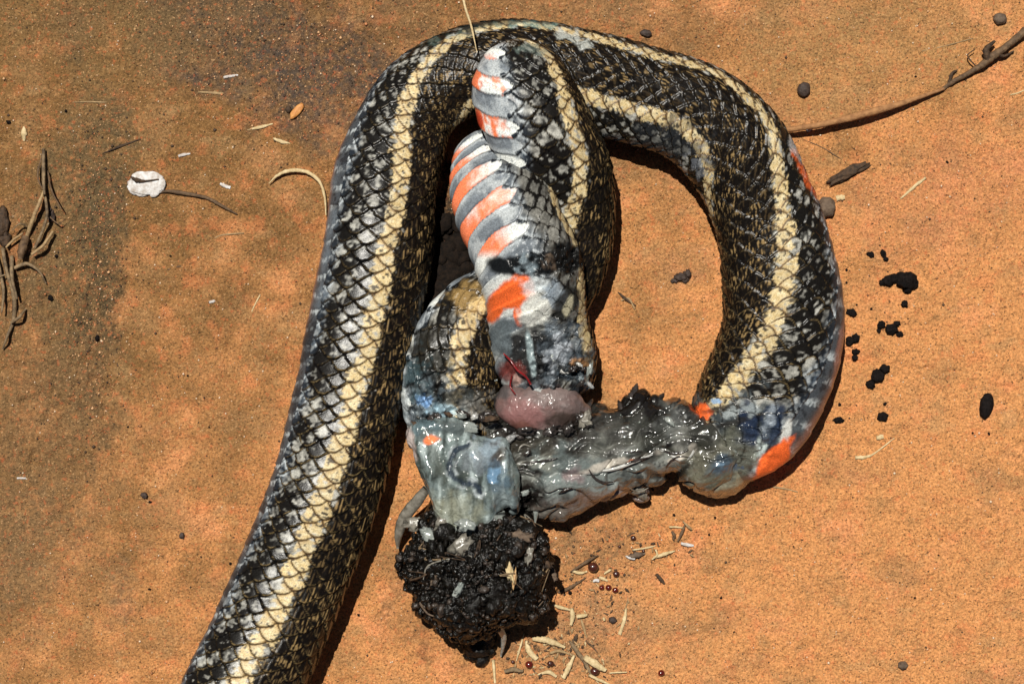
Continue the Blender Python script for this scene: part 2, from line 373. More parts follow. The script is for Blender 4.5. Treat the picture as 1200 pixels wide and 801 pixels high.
    # belly scutes
    nb_ = np.abs(q_) - 9.45
    par = np.mod(Sc_, 2)
    vcol = np.where(par[:, None] > .5, np.array([[.72, .74, .70]]), np.array([[.15, .17, .19]]))
    vcol = mixc(vcol, (.50, .54, .55), ss(.5, .08, dF_) * .55); vcol = mixc(vcol, (.04, .05, .065), ss(.2, .03, dB_) * .7); vcol = mixc(vcol, (.02, .02, .025), ss(.06, .02, dF_) * .8); vcol = mixc(vcol, (.55, .58, .58), (par < .5) * ss(-.2, 1.4, lowb + .5 * fine2) * .6)
    vcol = mixc(vcol, (.22, .25, .28), ss(.3, 1.3, fine2) * .5)
    if belly == 'full':
        tb = f(TH) * g; yy = ay
        vcol = mixc(vcol, (.80, .17, .05), .93 * (par > .5) * ss(och[0], och[1], tb + 7 * fine2 + 12 * lowb + 14 * (h1(Sc_, Sc_ * 0, 5) - .5)) * ss(och[2], och[2] - 15, yy) * ss(och[3], och[3] + 14, yy))
    if belly == 'edge':
        vcol = np.tile(np.array([[.055, .062, .07]]), (len(q_), 1)); vcol = mixc(vcol, (.42, .46, .47), ss(.42, .15, dB_) * ss(-.8, .6, fine2) * .85)
        vcol = mixc(vcol, (.012, .012, .014), ss(.2, .9, lowb + .6 * fine2) * .7); vcol = mixc(vcol, (.38, .17, .12), .5 * ss(1.4, 2.6, nb_))
    col[ven_] = vcol[ven_]
    rg = np.where(ven_, .28, .27) + .03 * np.clip(fine2, -1.5, 2)
    rg = rg + .02 * dz; rg = np.where(sw > .5, .45, rg); rg = np.clip(rg, .2, .9)
    col = col * dcol
    col = splat(col, ax, ay, [o for o in overlay], seed)
    ol = np.maximum(ss(.075, .02, dF_), ss(.06, .015, dB_)) * (~ven_) * ss(.1, .5, np.abs(aq_ - 4.3) - .5)
    col = col * (1 - .8 * ol)[:, None]
    for (sx, sy, rr, val) in wetspots:
        rg = lerp(rg, val, np.exp(-((ax - sx) ** 2 + (ay - sy) ** 2) / rr ** 2))
    idx = np.arange(n * m).reshape(n, m); nx_ = np.roll(idx, -1, axis=1)
    F = np.stack([idx[:-1], idx[1:], nx_[1:], nx_[:-1]], -1).reshape(-1, 4)
    return V, F, np.clip(col, .003, .95), rg
def st(x, y, h, hw, u, sep=105, hb=None): return (x, y, h * .82, hw, hb if hb else hw * .71, u, sep)
ORG = (.80, .135, .03)
A_pts = [st(215, 945, 56, 66, -.02), st(262, 850, 56, 66, .0), st(285, 801, 55, 66, .0), st(331, 700, 54, 63, .12), st(376, 590, 54, 63, .12), st(400, 500, 53, 61, .18),
         st(421, 400, 53, 61, .27), st(440, 300, 53, 62, .27), st(453, 205, 50, 59, .35), st(482, 128, 44, 51, .0, 95), st(535, 88, 42, 50, -.55, 80),
         st(600, 77, 44, 53, -.80, 70), st(680, 94, 50, 58, -.78, 66), st(750, 111, 50, 56, -.72, 64), st(812, 133, 52, 58, -.76, 66), st(860, 173, 54, 60, -.62, 75),
         st(889, 228, 54, 59, -.26, 95), st(907, 280, 55, 61, -.05, 105), st(917, 340, 57, 66, .14), st(917, 390, 58, 69, .33), st(903, 440, 58, 70, .5),
         st(880, 484, 56, 68, .62), st(856, 512, 52, 60, .7), st(835, 530, 46, 44, .7), st(822, 540, 44, 20, .7), st(816, 545, 44, 4, .7)]
A_over = [(868, 500, 44, 34, 15, (.10, .12, .13), .45, .3, 1.2), (872, 512, 15, 40, 12, (.018, .028, .055), .95, .18, .35), (893, 520, 6, 34, 14, (.46, .52, .50), .9, .2, .3),
          (905, 495, 13, 26, 14, (.02, .03, .055), .9, .2, .4), (903, 488, 5, 12, 30, (.30, .34, .38), .6, .4, 1.2), (920, 512, 6, 24, 16, (.62, .62, .58), .85, .2, .3), (906, 541, 33, 13, -52, ORG, 1, .14, .3),
          (823, 482, 12, 8, 20, ORG, .95, .2, .5), (840, 470, 5, 3, 0, (.22, .38, .6), .8, .3, .9), (850, 478, 26, 4, -10, (.02, .016, .012), .8, .3, .4), (860, 495, 22, 4, -16, (.02, .018, .016), .8, .3, .4),
          (858, 484, 10, 7, 0, (.38, .42, .42), .6, .3, .8), (880, 478, 9, 8, 0, (.34, .38, .38), .6, .3, .9), (858, 545, 24, 40, 10, (.12, .12, .09), .8, .3, .4), (985, 420, 6, 60, 10, (.36, .17, .13), .6, .4, .6),
          (944, 205, 4, 26, -28, ORG, .6, .4, .9), (935, 180, 4, 14, -28, (.5, .5, .5), .6, .4, .9), (790, 170, 40, 22, 20, (.02, .022, .025), .7, .4, 1.0), (818, 190, 10, 12, 0, (.16, .17, .19), .6, .3, 1.5),
          (540, 38, 40, 5, -20, (.10, .15, .13), .4, .4, 1.4), (625, 28, 30, 5, 0, (.22, .32, .28), .6, .3, 1.6), (672, 44, 16, 6, 25, (.50, .52, .48), .6, .3, 1.4), (560, 26, 30, 6, -15, (.006, .006, .006), .8, .4, 1.2), (600, 24, 60, 4, 0, (.006, .006, .006), .6, .4, 1.5),
          (385, 270, 5, 70, 8, (.20, .24, .28), .35, .5, 1.4)]
parts = []
parts.append(snake_tube(A_pts, -1, -1, 1.0, A_over, bumps=((880, 520, 40, 6, 14),), belly='edge', wetspots=((870, 520, 60, .16), (790, 175, 35, .25))))
CE_pts = [st(592, 46, 120, 3, -.8), st(594, 52, 122, 20, -.8), st(598, 64, 124, 36, -.8), st(604, 84, 124, 50, -.82), st(615, 118, 122, 57, -.76), st(637, 160, 112, 59, -.58),
          st(655, 205, 88, 59, -.42), st(665, 250, 66, 54, -.1), st(665, 300, 52, 48, .2), st(645, 345, 44, 42, .3), st(600, 352, 40, 42, .15),
          st(562, 368, 46, 46, .05), st(536, 408, 52, 54, -.12), st(527, 450, 52, 56, -.2), st(528, 490, 50, 50, -.2), st(532, 530, 46, 40, -.2), st(534, 548, 40, 8, -.2)]
PHC = .3
CE_over = [(560, 143, 5, 12, -10, (.5, .05, .02), .9, .25, .5), (628, 60, 16, 5, 10, (.14, .18, .16), .5, .3, 1.4),
           (548, 350, 20, 15, 0, (.66, .42, .15), .35, .5, .9), (505, 472, 40, 26, 0, (.13, .16, .18), .8, .4, .9), (497, 470, 9, 6, 20, (.20, .36, .62), .85, .3, 1.3), (520, 480, 22, 8, 10, (.35, .50, .58), .7, .4, 1.1),
           (500, 425, 26, 30, 20, (.012, .012, .010), .75, .3, 1.2), (495, 400, 16, 24, 30, (.02, .018, .014), .6, .3, 1.2), (540, 465, 22, 10, 0, (.035, .035, .03), .8, .4, 1.0), (485, 445, 14, 22, 20, (.04, .07, .08), .7, .5, 1.2), (560, 480, 14, 20, 0, (.20, .19, .17), .6, .4, 1.1), (475, 470, 5, 14, 10, (.5, .54, .55), .7, .4, .9)]
parts.append(snake_tube(CE_pts, 1, 1, 21.0, CE_over, bumps=((510, 480, 45, 16, 12),), pitch=24, belly='full', pale=.1, skew=(1.35, .0), phase=PHC, och=(28, 58, 180, 60), wetspots=((510, 480, 50, .14), (585, 110, 40, .28))))
D_pts = [st(556, 152, 60, 3, -.97), st(558, 157, 62, 16, -.97), st(562, 166, 66, 30, -.97), st(570, 184, 74, 42, -.97), st(580, 210, 98, 52, -.97), st(592, 240, 114, 57, -.97), st(604, 272, 122, 55, -.97),
         st(619, 306, 120, 58, -.97), st(627, 340, 106, 56, -.95), st(632, 380, 80, 56, -.90), st(640, 420, 70, 57, -.85), st(646, 440, 60, 52, -.85), st(650, 462, 52, 40, -.85), st(652, 472, 46, 6, -.85)]
W_ = (.66, .68, .64)
D_over = [
          (628, 309, 64, 13, -3, (.008, .009, .010), 1, .2, .3), (668, 302, 24, 17, 0, (.008, .008, .008), 1, .2, .35), (618, 312, 9, 10, 0, (.22, .27, .30), .7, .4, 1.2), (648, 306, 8, 8, 0, (.14, .10, .07), .7, .4, 1.2),
          (600, 343, 27, 17, -25, ORG, 1, .16, .25), (580, 362, 9, 16, 15, ORG, 1, .2, .3), (607, 369, 5, 13, -12, ORG, 1, .2, .3), (628, 368, 19, 24, 0, (.66, .66, .60), .9, .25, .4),
          (627, 335, 18, 9, 0, (.58, .62, .62), .8, .4, .6), (588, 398, 16, 20, 0, (.16, .19, .20), .85, .35, .6), (600, 380, 14, 10, 0, (.10, .12, .13), .6, .4, .8),
          (652, 345, 14, 12, 0, (.36, .43, .50), .6, .4, .9), (665, 355, 13, 20, 30, (.02, .02, .018), .9, .2, .3), (666, 358, 5, 11, 20, (.50, .46, .32), .9, .3, .4), (645, 395, 14, 10, 30, (.45, .52, .58), .6, .4, 1),
          (622, 418, 38, 36, 0, (.022, .022, .022), 1, .25, .3), (588, 395, 12, 22, 0, (.10, .12, .13), .9, .3, .5), (600, 436, 15, 14, 0, (.13, .03, .025), .9, .3, .4), (606, 444, 5, 10, 20, (.38, .26, .22), .7, .3, .5), (622, 415, 4, 28, -8, (.26, .32, .33), .9, .3, .3),
          (662, 410, 28, 30, 0, (.09, .11, .13), .7, .4, .9), (653, 415, 12, 18, 20, (.45, .48, .52), .55, .4, 1.3), (680, 440, 20, 24, 0, (.03, .04, .05), .8, .4, .9), (688, 452, 8, 10, 0, (.35, .42, .45), .6, .4, 1.2), (680, 425, 8, 5, 0, (.45, .22, .08), .6, .4, .9)]
parts.append(snake_tube(D_pts, 1, -1, 41.0, D_over, bumps=((650, 430, 45, 16, 13), (625, 308, 24, 8, 9), (672, 303, 20, 12, 9)), pitch=20.5, belly='full', pale=1.1, skew=(.75, .28),
                        wetspots=((650, 425, 50, .15), (630, 308, 30, .25), (560, 230, 60, .3))))
snake = empty('snake', (*map(float, w2(600, 400)), 0)); tag(snake, 'coiled dead striped snake with orange belly bands and torn open wet flesh', 'snake')
off = 0; VV, FF, CC, RR = [], [], [], []
for (V, F, c, r) in parts: VV.append(V); FF.append(F + off); CC.append(c); RR.append(r); off += len(V)
so = tuple(snake['_o'])
build('body', np.vstack(VV), np.vstack(FF), M['skin'], snake, so, np.vstack(CC), np.concatenate(RR))

# ---- torn flesh, from remeshed blobs
_ico = {}
def lump(x, y, rx, ry, rz, rot=0, sub=3, seed=0.0, amp=.25, h=None, ground=True, freq=1.6, sink=.75):
    v0, f0 = ico(sub); n = fbm(v0[:, 0] * freq + seed, v0[:, 1] * freq, v0[:, 2] * freq + seed * .7, 3)
    V = v0 * (1 + amp * n)[:, None] * np.array([rx, ry, rz]); a = math.radians(-rot)
    V = np.stack([V[:, 0] * math.cos(a) - V[:, 1] * math.sin(a), V[:, 0] * math.sin(a) + V[:, 1] * math.cos(a), V[:, 2]], 1)
    if h is None: h = GH(x, y) + rz * sink
    X, Y = w2(x, y, h); return V + np.array([float(X), float(Y), h]), f0
_ico = {}
def ico(sub):
    if sub not in _ico:
        bm = bmesh.new(); bmesh.ops.create_icosphere(bm, subdivisions=sub, radius=1)
        V = np.array([v.co[:] for v in bm.verts]); F = np.array([[v.index for v in f.verts] for f in bm.faces]); bm.free(); _ico[sub] = (V, F)
    return _ico[sub]
def blobs(lst, voxel=1.7, smooth=6):
    """lst: (x, y, h, rx, ry, rz, rot) ellipsoids; chains are given as capsules by interpolation. Returns numpy mesh."""
    Vs, Fs, o = [], [], 0
    v0, f0 = ico(3)
    for (x, y, h, rx, ry, rz, rot) in lst:
        a = math.radians(-rot); V = v0 * np.array([rx, ry, rz])
        V = np.stack([V[:, 0] * math.cos(a) - V[:, 1] * math.sin(a), V[:, 0] * math.sin(a) + V[:, 1] * math.cos(a), V[:, 2]], 1)
        X, Y = w2(x, y, h); Vs.append(V + np.array([X, Y, h])); Fs.append(f0 + o); o += len(V)
    V, F = np.vstack(Vs), np.vstack(Fs)
    me = bpy.data.meshes.new('tmp'); me.from_pydata([tuple(t) for t in V * .01], [], F.tolist()); ob = bpy.data.objects.new('tmp', me); C.objects.link(ob)
    md = ob.modifiers.new('r', 'REMESH'); md.mode = 'VOXEL'; md.voxel_size = voxel * .01
    sm = ob.modifiers.new('s', 'SMOOTH'); sm.factor = .5; sm.iterations = smooth
    dg = bpy.context.evaluated_depsgraph_get(); ev = ob.evaluated_get(dg); m2 = ev.to_mesh()
    n = len(m2.vertices); co = np.zeros(n * 3); m2.vertices.foreach_get('co', co); no = np.zeros(n * 3); m2.vertices.foreach_get('normal', no)
    F = np.array([p.vertices[:] for p in m2.polygons if len(p.vertices) == 4])
    ev.to_mesh_clear(); bpy.data.objects.remove(ob); bpy.data.meshes.remove(me)
    return co.reshape(-1, 3) * 100, no.reshape(-1, 3), F
def cap(pts, n=10):
    P = spline(pts, n); return [(p[0], p[1], p[2], p[3], p[3], p[4] if len(p) > 4 else p[3], 0) for p in P]
def app(V):
    k = CAMH / (CAMH - V[:, 2]); return V[:, 0] * k + 600, 400.5 - V[:, 1] * k
# bridge of dark stretched tissue between the broken ends
bl = cap([(585, 520, 36, 34), (615, 540, 44, 42), (650, 550, 46, 46), (690, 540, 44, 46), (725, 530, 42, 42), (760, 520, 40, 40), (800, 520, 40, 40), (830, 528, 42, 48)], 5)
bl += [(640, 510, 46, 56, 34, 30, 5), (700, 512, 42, 52, 38, 28, 0), (695, 560, 34, 52, 32, 28, -8), (648, 578, 38, 54, 30, 32, -4), (610, 560, 40, 34, 40, 32, 0), (755, 505, 38, 40, 38, 30, 0), (790, 510, 40, 34, 44, 34, 0), (765, 545, 30, 30, 24, 24, -10)]
bl += [(745, 478, 46, 22, 20, 16, 0), (748, 466, 48, 13, 11, 10, 0), (768, 474, 46, 12, 10, 9, 0), (722, 492, 44, 16, 13, 12, 0), (600, 480, 50, 22, 26, 22, 0), (690, 500, 60, 26, 18, 14, 20), (655, 520, 70, 20, 12, 12, 0)]
bl += [(748, 576, 18, 12, 10, 12, 30), (640, 592, 34, 22, 14, 18, 0), (610, 585, 36, 18, 18, 18, 0), (740, 555, 22, 20, 22, 20, 0)]
V, Nn, F = blobs(bl, 1.8, 5); ax, ay = app(V)
rx_, ry_ = ax * .97 - ay * -.22, ay * .97 + ax * .22
qx, qy = rx_ + 14 * pn(ax / 30, ay / 30, 4.), ry_ + 14 * pn(ax / 30, ay / 30, 9.)
dsp = 6.5 * fbm(qx / 46, qy / 34, V[:, 2] / 40, 2) - 4.5 * np.exp(-(pn(qx / 48, qy / 22, 6.0) / .09) ** 2) + .8 * fbm(qx / 12, qy / 9, 3.0, 2) + 1.0 * (1 - np.abs(fbm(qx / 30, qy / 16, V[:, 2] / 14, 2)) * 2.5) * ss(-.1, .3, pn(ax / 40, ay / 40))
dsp += .8 * np.abs(fbm(ax / 9 + 5, ay / 9, V[:, 2] / 9, 2)) * ss(.0, .3, pn(ax / 30, ay / 30, 7))
V = V + Nn * dsp[:, None]; V[:, 2] = np.maximum(V[:, 2], -1); V0 = V
col = np.tile(np.array([[.05, .05, .045]]), (len(V), 1))
wx = ax + 12 * pn(ax / 22, ay / 22, 1); wy = ay + 9 * pn(ax / 18, ay / 18, 2)
fl = fbm(qx / 30, qy / 13, 3.0, 4)
fl = fl / fl.std(); col = mixc(col, (.16, .17, .16), ss(.2, 1.8, fl)); col = mixc(col, (.012, .010, .009), ss(.0, 1.0, -fl)); f3 = fbm(wx / 5, wy / 7, 31., 3); f3 = f3 / f3.std(); col = mixc(col, (.010, .008, .008), ss(.8, 1.5, f3) * .8); col = mixc(col, (.30, .31, .29), ss(1.3, 2.0, -f3) * .6)
col = splat(col, ax, ay, [
    (745, 475, 34, 26, 0, (.016, .012, .010), .95, .3, .6), (690, 500, 40, 20, 5, (.022, .016, .013), .8, .4, .8), (600, 500, 26, 30, 0, (.020, .016, .014), .85, .4, .7), (620, 520, 26, 16, 0, (.05, .045, .035), .7, .5, 1),
    (690, 562, 54, 26, -8, (.17, .195, .19), .8, .4, .7), (720, 512, 40, 24, -10, (.11, .11, .10), .8, .4, .6), (700, 524, 16, 10, -20, (.20, .21, .19), .6, .4, .7), (668, 528, 30, 8, -30, (.02, .018, .016), .8, .4, .6), (770, 500, 12, 20, 20, (.015, .013, .012), .7, .4, .6), (760, 515, 22, 22, 0, (.10, .105, .09), .6, .5, .8), (655, 545, 26, 22, 0, (.12, .15, .15), .6, .5, .9),
    (720, 585, 60, 12, -6, (.17, .12, .11), .75, .5, .5), (670, 598, 50, 9, -4, (.13, .10, .085), .7, .5, .5), (745, 540, 26, 10, -18, (.03, .03, .026), .8, .4, .8),
    (715, 545, 44, 4.5, -14, (.52, .48, .42), .8, .4, .7), (740, 541, 5, 3, -20, (.75, .18, .05), .9, .3, .4), (735, 547, 8, 3, -20, (.5, .16, .06), .7, .3, .5),
    (790, 495, 14, 16, 0, (.30, .32, .31), .6, .5, .8), (800, 510, 8, 16, 15, (.42, .42, .38), .45, .5, .9), (797, 535, 15, 4, -14, (.60, .55, .48), .85, .35, .5), (811, 527, 4, 7, 10, (.60, .55, .48), .85, .35, .5),
    (822, 480, 14, 8, 15, ORG, .9, .25, .6), (840, 515, 34, 24, 0, (.10, .10, .085), .8, .5, .6), (845, 548, 42, 30, 0, (.13, .125, .09), .8, .4, .5), (850, 573, 34, 7, -12, (.26, .24, .16), .7, .5, .4),
    (845, 545, 15, 11, -20, (.05, .08, .12), .8, .5, .5), (845, 543, 4, 2, -20, (.16, .26, .38), .6, .4, 1.0), (862, 520, 5, 40, -22, (.22, .28, .30), .6, .5, .5), (675, 556, 12, 9, 0, (.20, .12, .13), .5, .5, 1),
    (583, 455, 12, 18, 0, (.05, .045, .045), .8, .4, .5), (640, 600, 20, 10, 0, (.10, .10, .09), .6, .5, .8), (636, 545, 18, 7, 0, (.20, .2, .17), .5, .5, 1)], 9.0)
rg = np.clip(.16 + .25 * ss(-.2, .5, fbm(ax / 20, ay / 20, 50., 3)), .08, .6)
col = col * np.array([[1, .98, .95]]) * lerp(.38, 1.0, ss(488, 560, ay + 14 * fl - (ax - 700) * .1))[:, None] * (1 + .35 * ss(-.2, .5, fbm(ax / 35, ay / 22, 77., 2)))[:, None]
rg = np.clip(.12 + .3 * ss(-.1, .6, fbm(rx_ / 18, ry_ / 9, 50., 3)), .1, .42)
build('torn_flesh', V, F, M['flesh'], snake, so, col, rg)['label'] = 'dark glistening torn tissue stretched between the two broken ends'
# gel dome: swollen grey end at the right
bl = [(842, 540, 40, 40, 38, 36, 0), (862, 530, 42, 34, 34, 36, 0), (825, 530, 40, 32, 34, 34, 0), (846, 556, 28, 36, 26, 26, -10)]
V, Nn, F = blobs(bl, 1.8, 10); ax, ay = app(V)
V = V + Nn * (2.6 * fbm(ax / 24, ay / 24, V[:, 2] / 24, 3) + 1.6 * np.abs(pn(ax / 7 - ay / 12, 1.5)))[:, None]
col = np.tile(np.array([[.115, .11, .085]]), (len(V), 1))
fl = fbm(ax / 20, ay / 12, 1.0, 4); col = mixc(col, (.20, .20, .16), ss(0, .6, fl)); col = mixc(col, (.05, .05, .045), ss(.1, .6, -fl))
col = splat(col, ax, ay, [(846, 545, 17, 10, -20, (.04, .06, .085), .8, .5, .5), (830, 558, 20, 12, 0, (.19, .18, .14), .6, .5, .6), (822, 530, 14, 12, -20, (.26, .27, .25), .5, .4, .7), (846, 542, 4, 2, -20, (.20, .32, .45), .7, .4, .9), (830, 512, 16, 12, -30, (.055, .05, .04), .8, .5, .6), (868, 545, 5, 30, 8, (.30, .29, .20), .6, .5, .6),
    (872, 520, 12, 30, -8, (.04, .06, .10), .85, .4, .7), (866, 500, 14, 12, 0, (.03, .04, .06), .8, .4, .6), (848, 575, 34, 8, -10, (.30, .27, .18), .65, .5, .5), (855, 500, 10, 6, 0, (.30, .34, .36), .6, .5, .8),
    (810, 545, 12, 30, 0, (.19, .17, .14), .6, .5, .6), (805, 505, 10, 14, 30, (.50, .50, .46), .5, .5, .8)], 4.)
build('swollen_gel_end', V, F, M['flesh'], snake, so, col, np.full(len(V), .22))['label'] = 'swollen translucent grey lump at the right broken end'
# drape of grey blue membrane on the left
bl = []
for i, (xa, ya, xb, yb, r) in enumerate([(490, 505, 513, 580, 12), (498, 505, 523, 606, 12), (515, 512, 533, 618, 13), (532, 515, 545, 620, 12), (550, 520, 554, 614, 14), (566, 525, 570, 602, 14), (578, 530, 586, 592, 12), (585, 525, 600, 584, 13)]):
    bl += cap([(xa, ya, 84, r), (lerp(xa, xb, .5), lerp(ya, yb, .5), 92, r + 3), (xb, yb, 88, r - 2)], 7)
bl += [(560, 538, 92, 30, 24, 20, 0), (488, 510, 74, 12, 18, 20, 10), (520, 500, 80, 30, 12, 18, 0), (536, 612, 84, 16, 12, 14, 0), (522, 605, 84, 10, 12, 12, 0), (560, 556, 88, 32, 28, 14, 0), (545, 550, 60, 44, 40, 34, 0), (604, 592, 70, 10, 9, 12, 0)]
V, Nn, F = blobs(bl, 1.7, 8); ax, ay = app(V)
fold = np.cos((ax - .25 * (ay - 500)) / 4.6 + 2.0 * pn(ax / 30, ay / 50)) * 2.6 * ss(510, 550, ay)
V = V + Nn * (fold + 2.6 * fbm(ax / 18, ay / 26, V[:, 2] / 20, 3))[:, None]
# S-shaped groove
sx_ = spline([(548, 521), (534, 528), (527, 542), (530, 557), (543, 565), (556, 567), (563, 578)], 12)
dmin = np.min(np.hypot(ax[:, None] - sx_[None, :, 0], ay[:, None] - sx_[None, :, 1]), axis=1)
dmin = dmin + 2.2 * fbm(ax / 9, ay / 9, 3.0, 2); V[:, 2] -= 4 * np.exp(-(dmin / 3.0) ** 2); V[:, 2] += 2 * np.exp(-((dmin - 7) / 3) ** 2)
col = np.tile(np.array([[.15, .185, .18]]), (len(V), 1))
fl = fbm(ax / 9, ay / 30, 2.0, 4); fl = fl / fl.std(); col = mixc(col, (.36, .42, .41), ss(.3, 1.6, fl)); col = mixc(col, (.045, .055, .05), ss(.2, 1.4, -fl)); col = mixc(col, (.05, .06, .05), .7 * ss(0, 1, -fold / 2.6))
col = splat(col, ax, ay, [(530, 600, 34, 22, 0, (.30, .30, .22), .6, .5, .5), (508, 535, 6, 34, -20, (.09, .10, .085), .6, .5, .6), (558, 540, 20, 16, 0, (.22, .25, .27), .7, .5, .6), (575, 525, 14, 18, 0, (.30, .38, .45), .6, .5, 1),
    (584, 530, 7, 16, 0, (.05, .035, .025), .85, .4, .7), (585, 560, 12, 16, 20, (.06, .10, .14), .7, .5, 1), (580, 556, 4, 8, 25, (.16, .28, .42), .7, .4, 1.5), (505, 515, 9, 6, 0, (.85, .22, .08), .95, .25, .4), (480, 515, 5, 22, -10, (.55, .42, .38), .7, .4, .5),
    (500, 500, 22, 8, 0, (.10, .15, .17), .7, .5, 1), (545, 502, 40, 8, 0, (.06, .07, .07), .7, .5, 1.1), (590, 585, 16, 14, 0, (.14, .17, .18), .6, .5, .8)], 14.)
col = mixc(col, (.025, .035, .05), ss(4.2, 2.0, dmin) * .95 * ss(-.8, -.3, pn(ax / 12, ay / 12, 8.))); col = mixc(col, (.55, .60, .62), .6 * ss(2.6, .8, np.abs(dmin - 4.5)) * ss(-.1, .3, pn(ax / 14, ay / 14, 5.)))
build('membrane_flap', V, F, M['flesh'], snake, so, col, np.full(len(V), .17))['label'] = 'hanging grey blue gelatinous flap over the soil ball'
# pink organ
bl = [(632, 476, 64, 52, 29, 24, 3), (622, 480, 67, 34, 26, 20, 0), (650, 472, 66, 36, 23, 20, 10), (626, 492, 64, 24, 17, 15, 30), (600, 462, 62, 16, 15, 16, 0), (674, 480, 60, 20, 12, 14, 10)]
V, Nn, F = blobs(bl, 1.8, 12); ax, ay = app(V); V = V + Nn * (1.5 * fbm(ax / 20, ay / 20, 1., 3))[:, None]
col = np.tile(np.array([[.115, .078, .072]]), (len(V), 1)); fl = fbm(ax / 22, ay / 14, 5., 4)
col = mixc(col, (.20, .135, .125), ss(0, .6, fl)); col = mixc(col, (.14, .085, .075), ss(.05, .6, -fl))
col = splat(col, ax, ay, [(612, 486, 24, 20, 0, (.24, .105, .10), .7, .5, .5), (678, 482, 20, 12, 0, (.11, .085, .08), .7, .5, .6), (640, 462, 30, 9, -6, (.19, .15, .14), .6, .5, .6), (616, 502, 24, 8, 20, (.13, .05, .035), .7, .5, .8),
    (660, 492, 26, 7, 0, (.03, .02, .015), .85, .4, .7), (586, 456, 10, 10, 0, (.06, .055, .055), .8, .4, .5), (605, 450, 16, 3, -14, (.08, .05, .045), .6, .5, .8)], 3.)
build('pink_organ', V, F, M['organ'], snake, so, col)
def tube(points, mat, name=None, parent=None, seg=7, nz=.15, flat=1.0, origin=None, samples=6, seed=0, raw=False):
    """points (x, y, h, r) -> V, F"""
    P = spline(points, samples) if len(points) > 1 else np.array(points)
    P[:, 3] = np.maximum(P[:, 3], .25)
    X, Y = w2(P[:, 0], P[:, 1], P[:, 2]); Q = np.stack([X, Y, P[:, 2]], 1); T = np.gradient(Q, axis=0); T /= np.linalg.norm(T, axis=1)[:, None] + 1e-9
    side = np.cross(T, np.array([0, 0, 1.0])) + 1e-6; side /= np.linalg.norm(side, axis=1)[:, None]; up = np.cross(side, T)
    th = np.arange(seg) / seg * 2 * PI; n = len(Q)
    rr = P[:, 3][:, None] * (1 + nz * pn(np.arange(n)[:, None] * .8, th[None] * 1.3, seed + .37))
    V = Q[:, None] + side[:, None] * (rr * np.cos(th))[..., None] + up[:, None] * (rr * flat * np.sin(th))[..., None]
    V = V.reshape(-1, 3); idx = np.arange(n * seg).reshape(n, seg); nx = np.roll(idx, -1, 1)
    F = np.stack([idx[:-1], idx[1:], nx[1:], nx[:-1]], -1).reshape(-1, 4).tolist() + [idx[0][::-1].tolist(), idx[-1].tolist()]
    if raw: return V, F
    return build(name, V, F, mat, parent, origin if origin is not None else (Q[:, 0].mean(), Q[:, 1].mean(), V[:, 2].min()))
# spikes, drips and slivers
tube([(500, 572, 62, 5), (488, 588, 52, 7), (474, 606, 40, 7), (467, 626, 26, 5), (466, 642, 14, 1.5)], M['sliver'], 'membrane_sliver', snake, 9, .12, .7, so)
tube([(584, 600, 92, 8), (585, 615, 88, 6), (583, 628, 84, 4), (581, 640, 80, 1.5)], M['slime'], 'tissue_drip', snake, 9, .1, .9, so)
tube([(627, 592, 56, 4.5), (628, 602, 54, 3), (627, 612, 50, 1)], M['slime'], 'tissue_drip', snake, 8, .1, .9, so)
tube([(671, 572, 50, 4.5), (675, 580, 52, 4), (677, 588, 50, 3), (679, 596, 46, .8)], M['slime'], 'tissue_drip', snake, 8, .1, .9, so)
tube([(590, 414, 98, 1), (598, 422, 104, 1.3), (606, 433, 105, 1.5), (616, 441, 104, 1.2), (622, 450, 100, 1.4)], M['blood'], 'blood_vessel', snake, 8, .1, .9, so)
for pts in ([(604, 462, 88, 0.6), (598, 452, 84, 1.0), (600, 440, 88, 1)],):
    tube(pts, M['blood'], 'blood_vessel', snake, 6, .1, .9, so)
tube([(583, 445, 60, 1), (572, 446, 62, 2.5), (568, 440, 60, 1)], M['slime'], 'tissue_strand', snake, 6, .1, .9, so)
tube([(700, 552, 80, 1.0), (720, 549, 82, 2.2), (745, 540, 80, 2.0), (765, 532, 76, .8)], M['skin_scrap'], 'tissue_strand', snake, 8, .2, .6, so)
tube([(786, 533, 78, 2), (800, 538, 78, 3), (811, 530, 79, 2.6), (808, 519, 80, 1.2)], M['skin_scrap'], 'tissue_strand', snake, 8, .2, .6, so)
0 and tube([(600, 478, 84, .5), (625, 540, 88, 1.1), (640, 543, 90, 1.8), (655, 536, 90, .8)], M['slime'], 'tissue_strand', snake, 8, .2, .6, so)
def flesh_top(x, y):
    X, Y = w2(x, y, 80); d = (V0[:, 0] - float(X)) ** 2 + (V0[:, 1] - float(Y)) ** 2; m = d < 16
    return float(V0[m, 2].max()) if m.any() else 60.
for k in range(12):
    x = random.uniform(600, 790); y = random.uniform(490, 580); a = math.radians(-13 + random.gauss(0, 28)); l = random.uniform(14, 42); c = random.uniform(-6, 6)
    pts = [(x + t * l * math.cos(a) - c * math.sin(a) * 4 * t * (1 - t), y + t * l * math.sin(a) + c * 4 * t * (1 - t)) for t in (0, .3, .65, 1)]
    rr = random.uniform(.7, 1.8)
    tube([(px_, py_, flesh_top(px_, py_) + .4, rr * (.35 if i in (0, 3) else 1)) for i, (px_, py_) in enumerate(pts)], M[random.choice(['sliver', 'flesh_dark', 'flesh_dark', 'flesh_dark'])], 'tissue_strand', snake, 6, .4, .7, so)
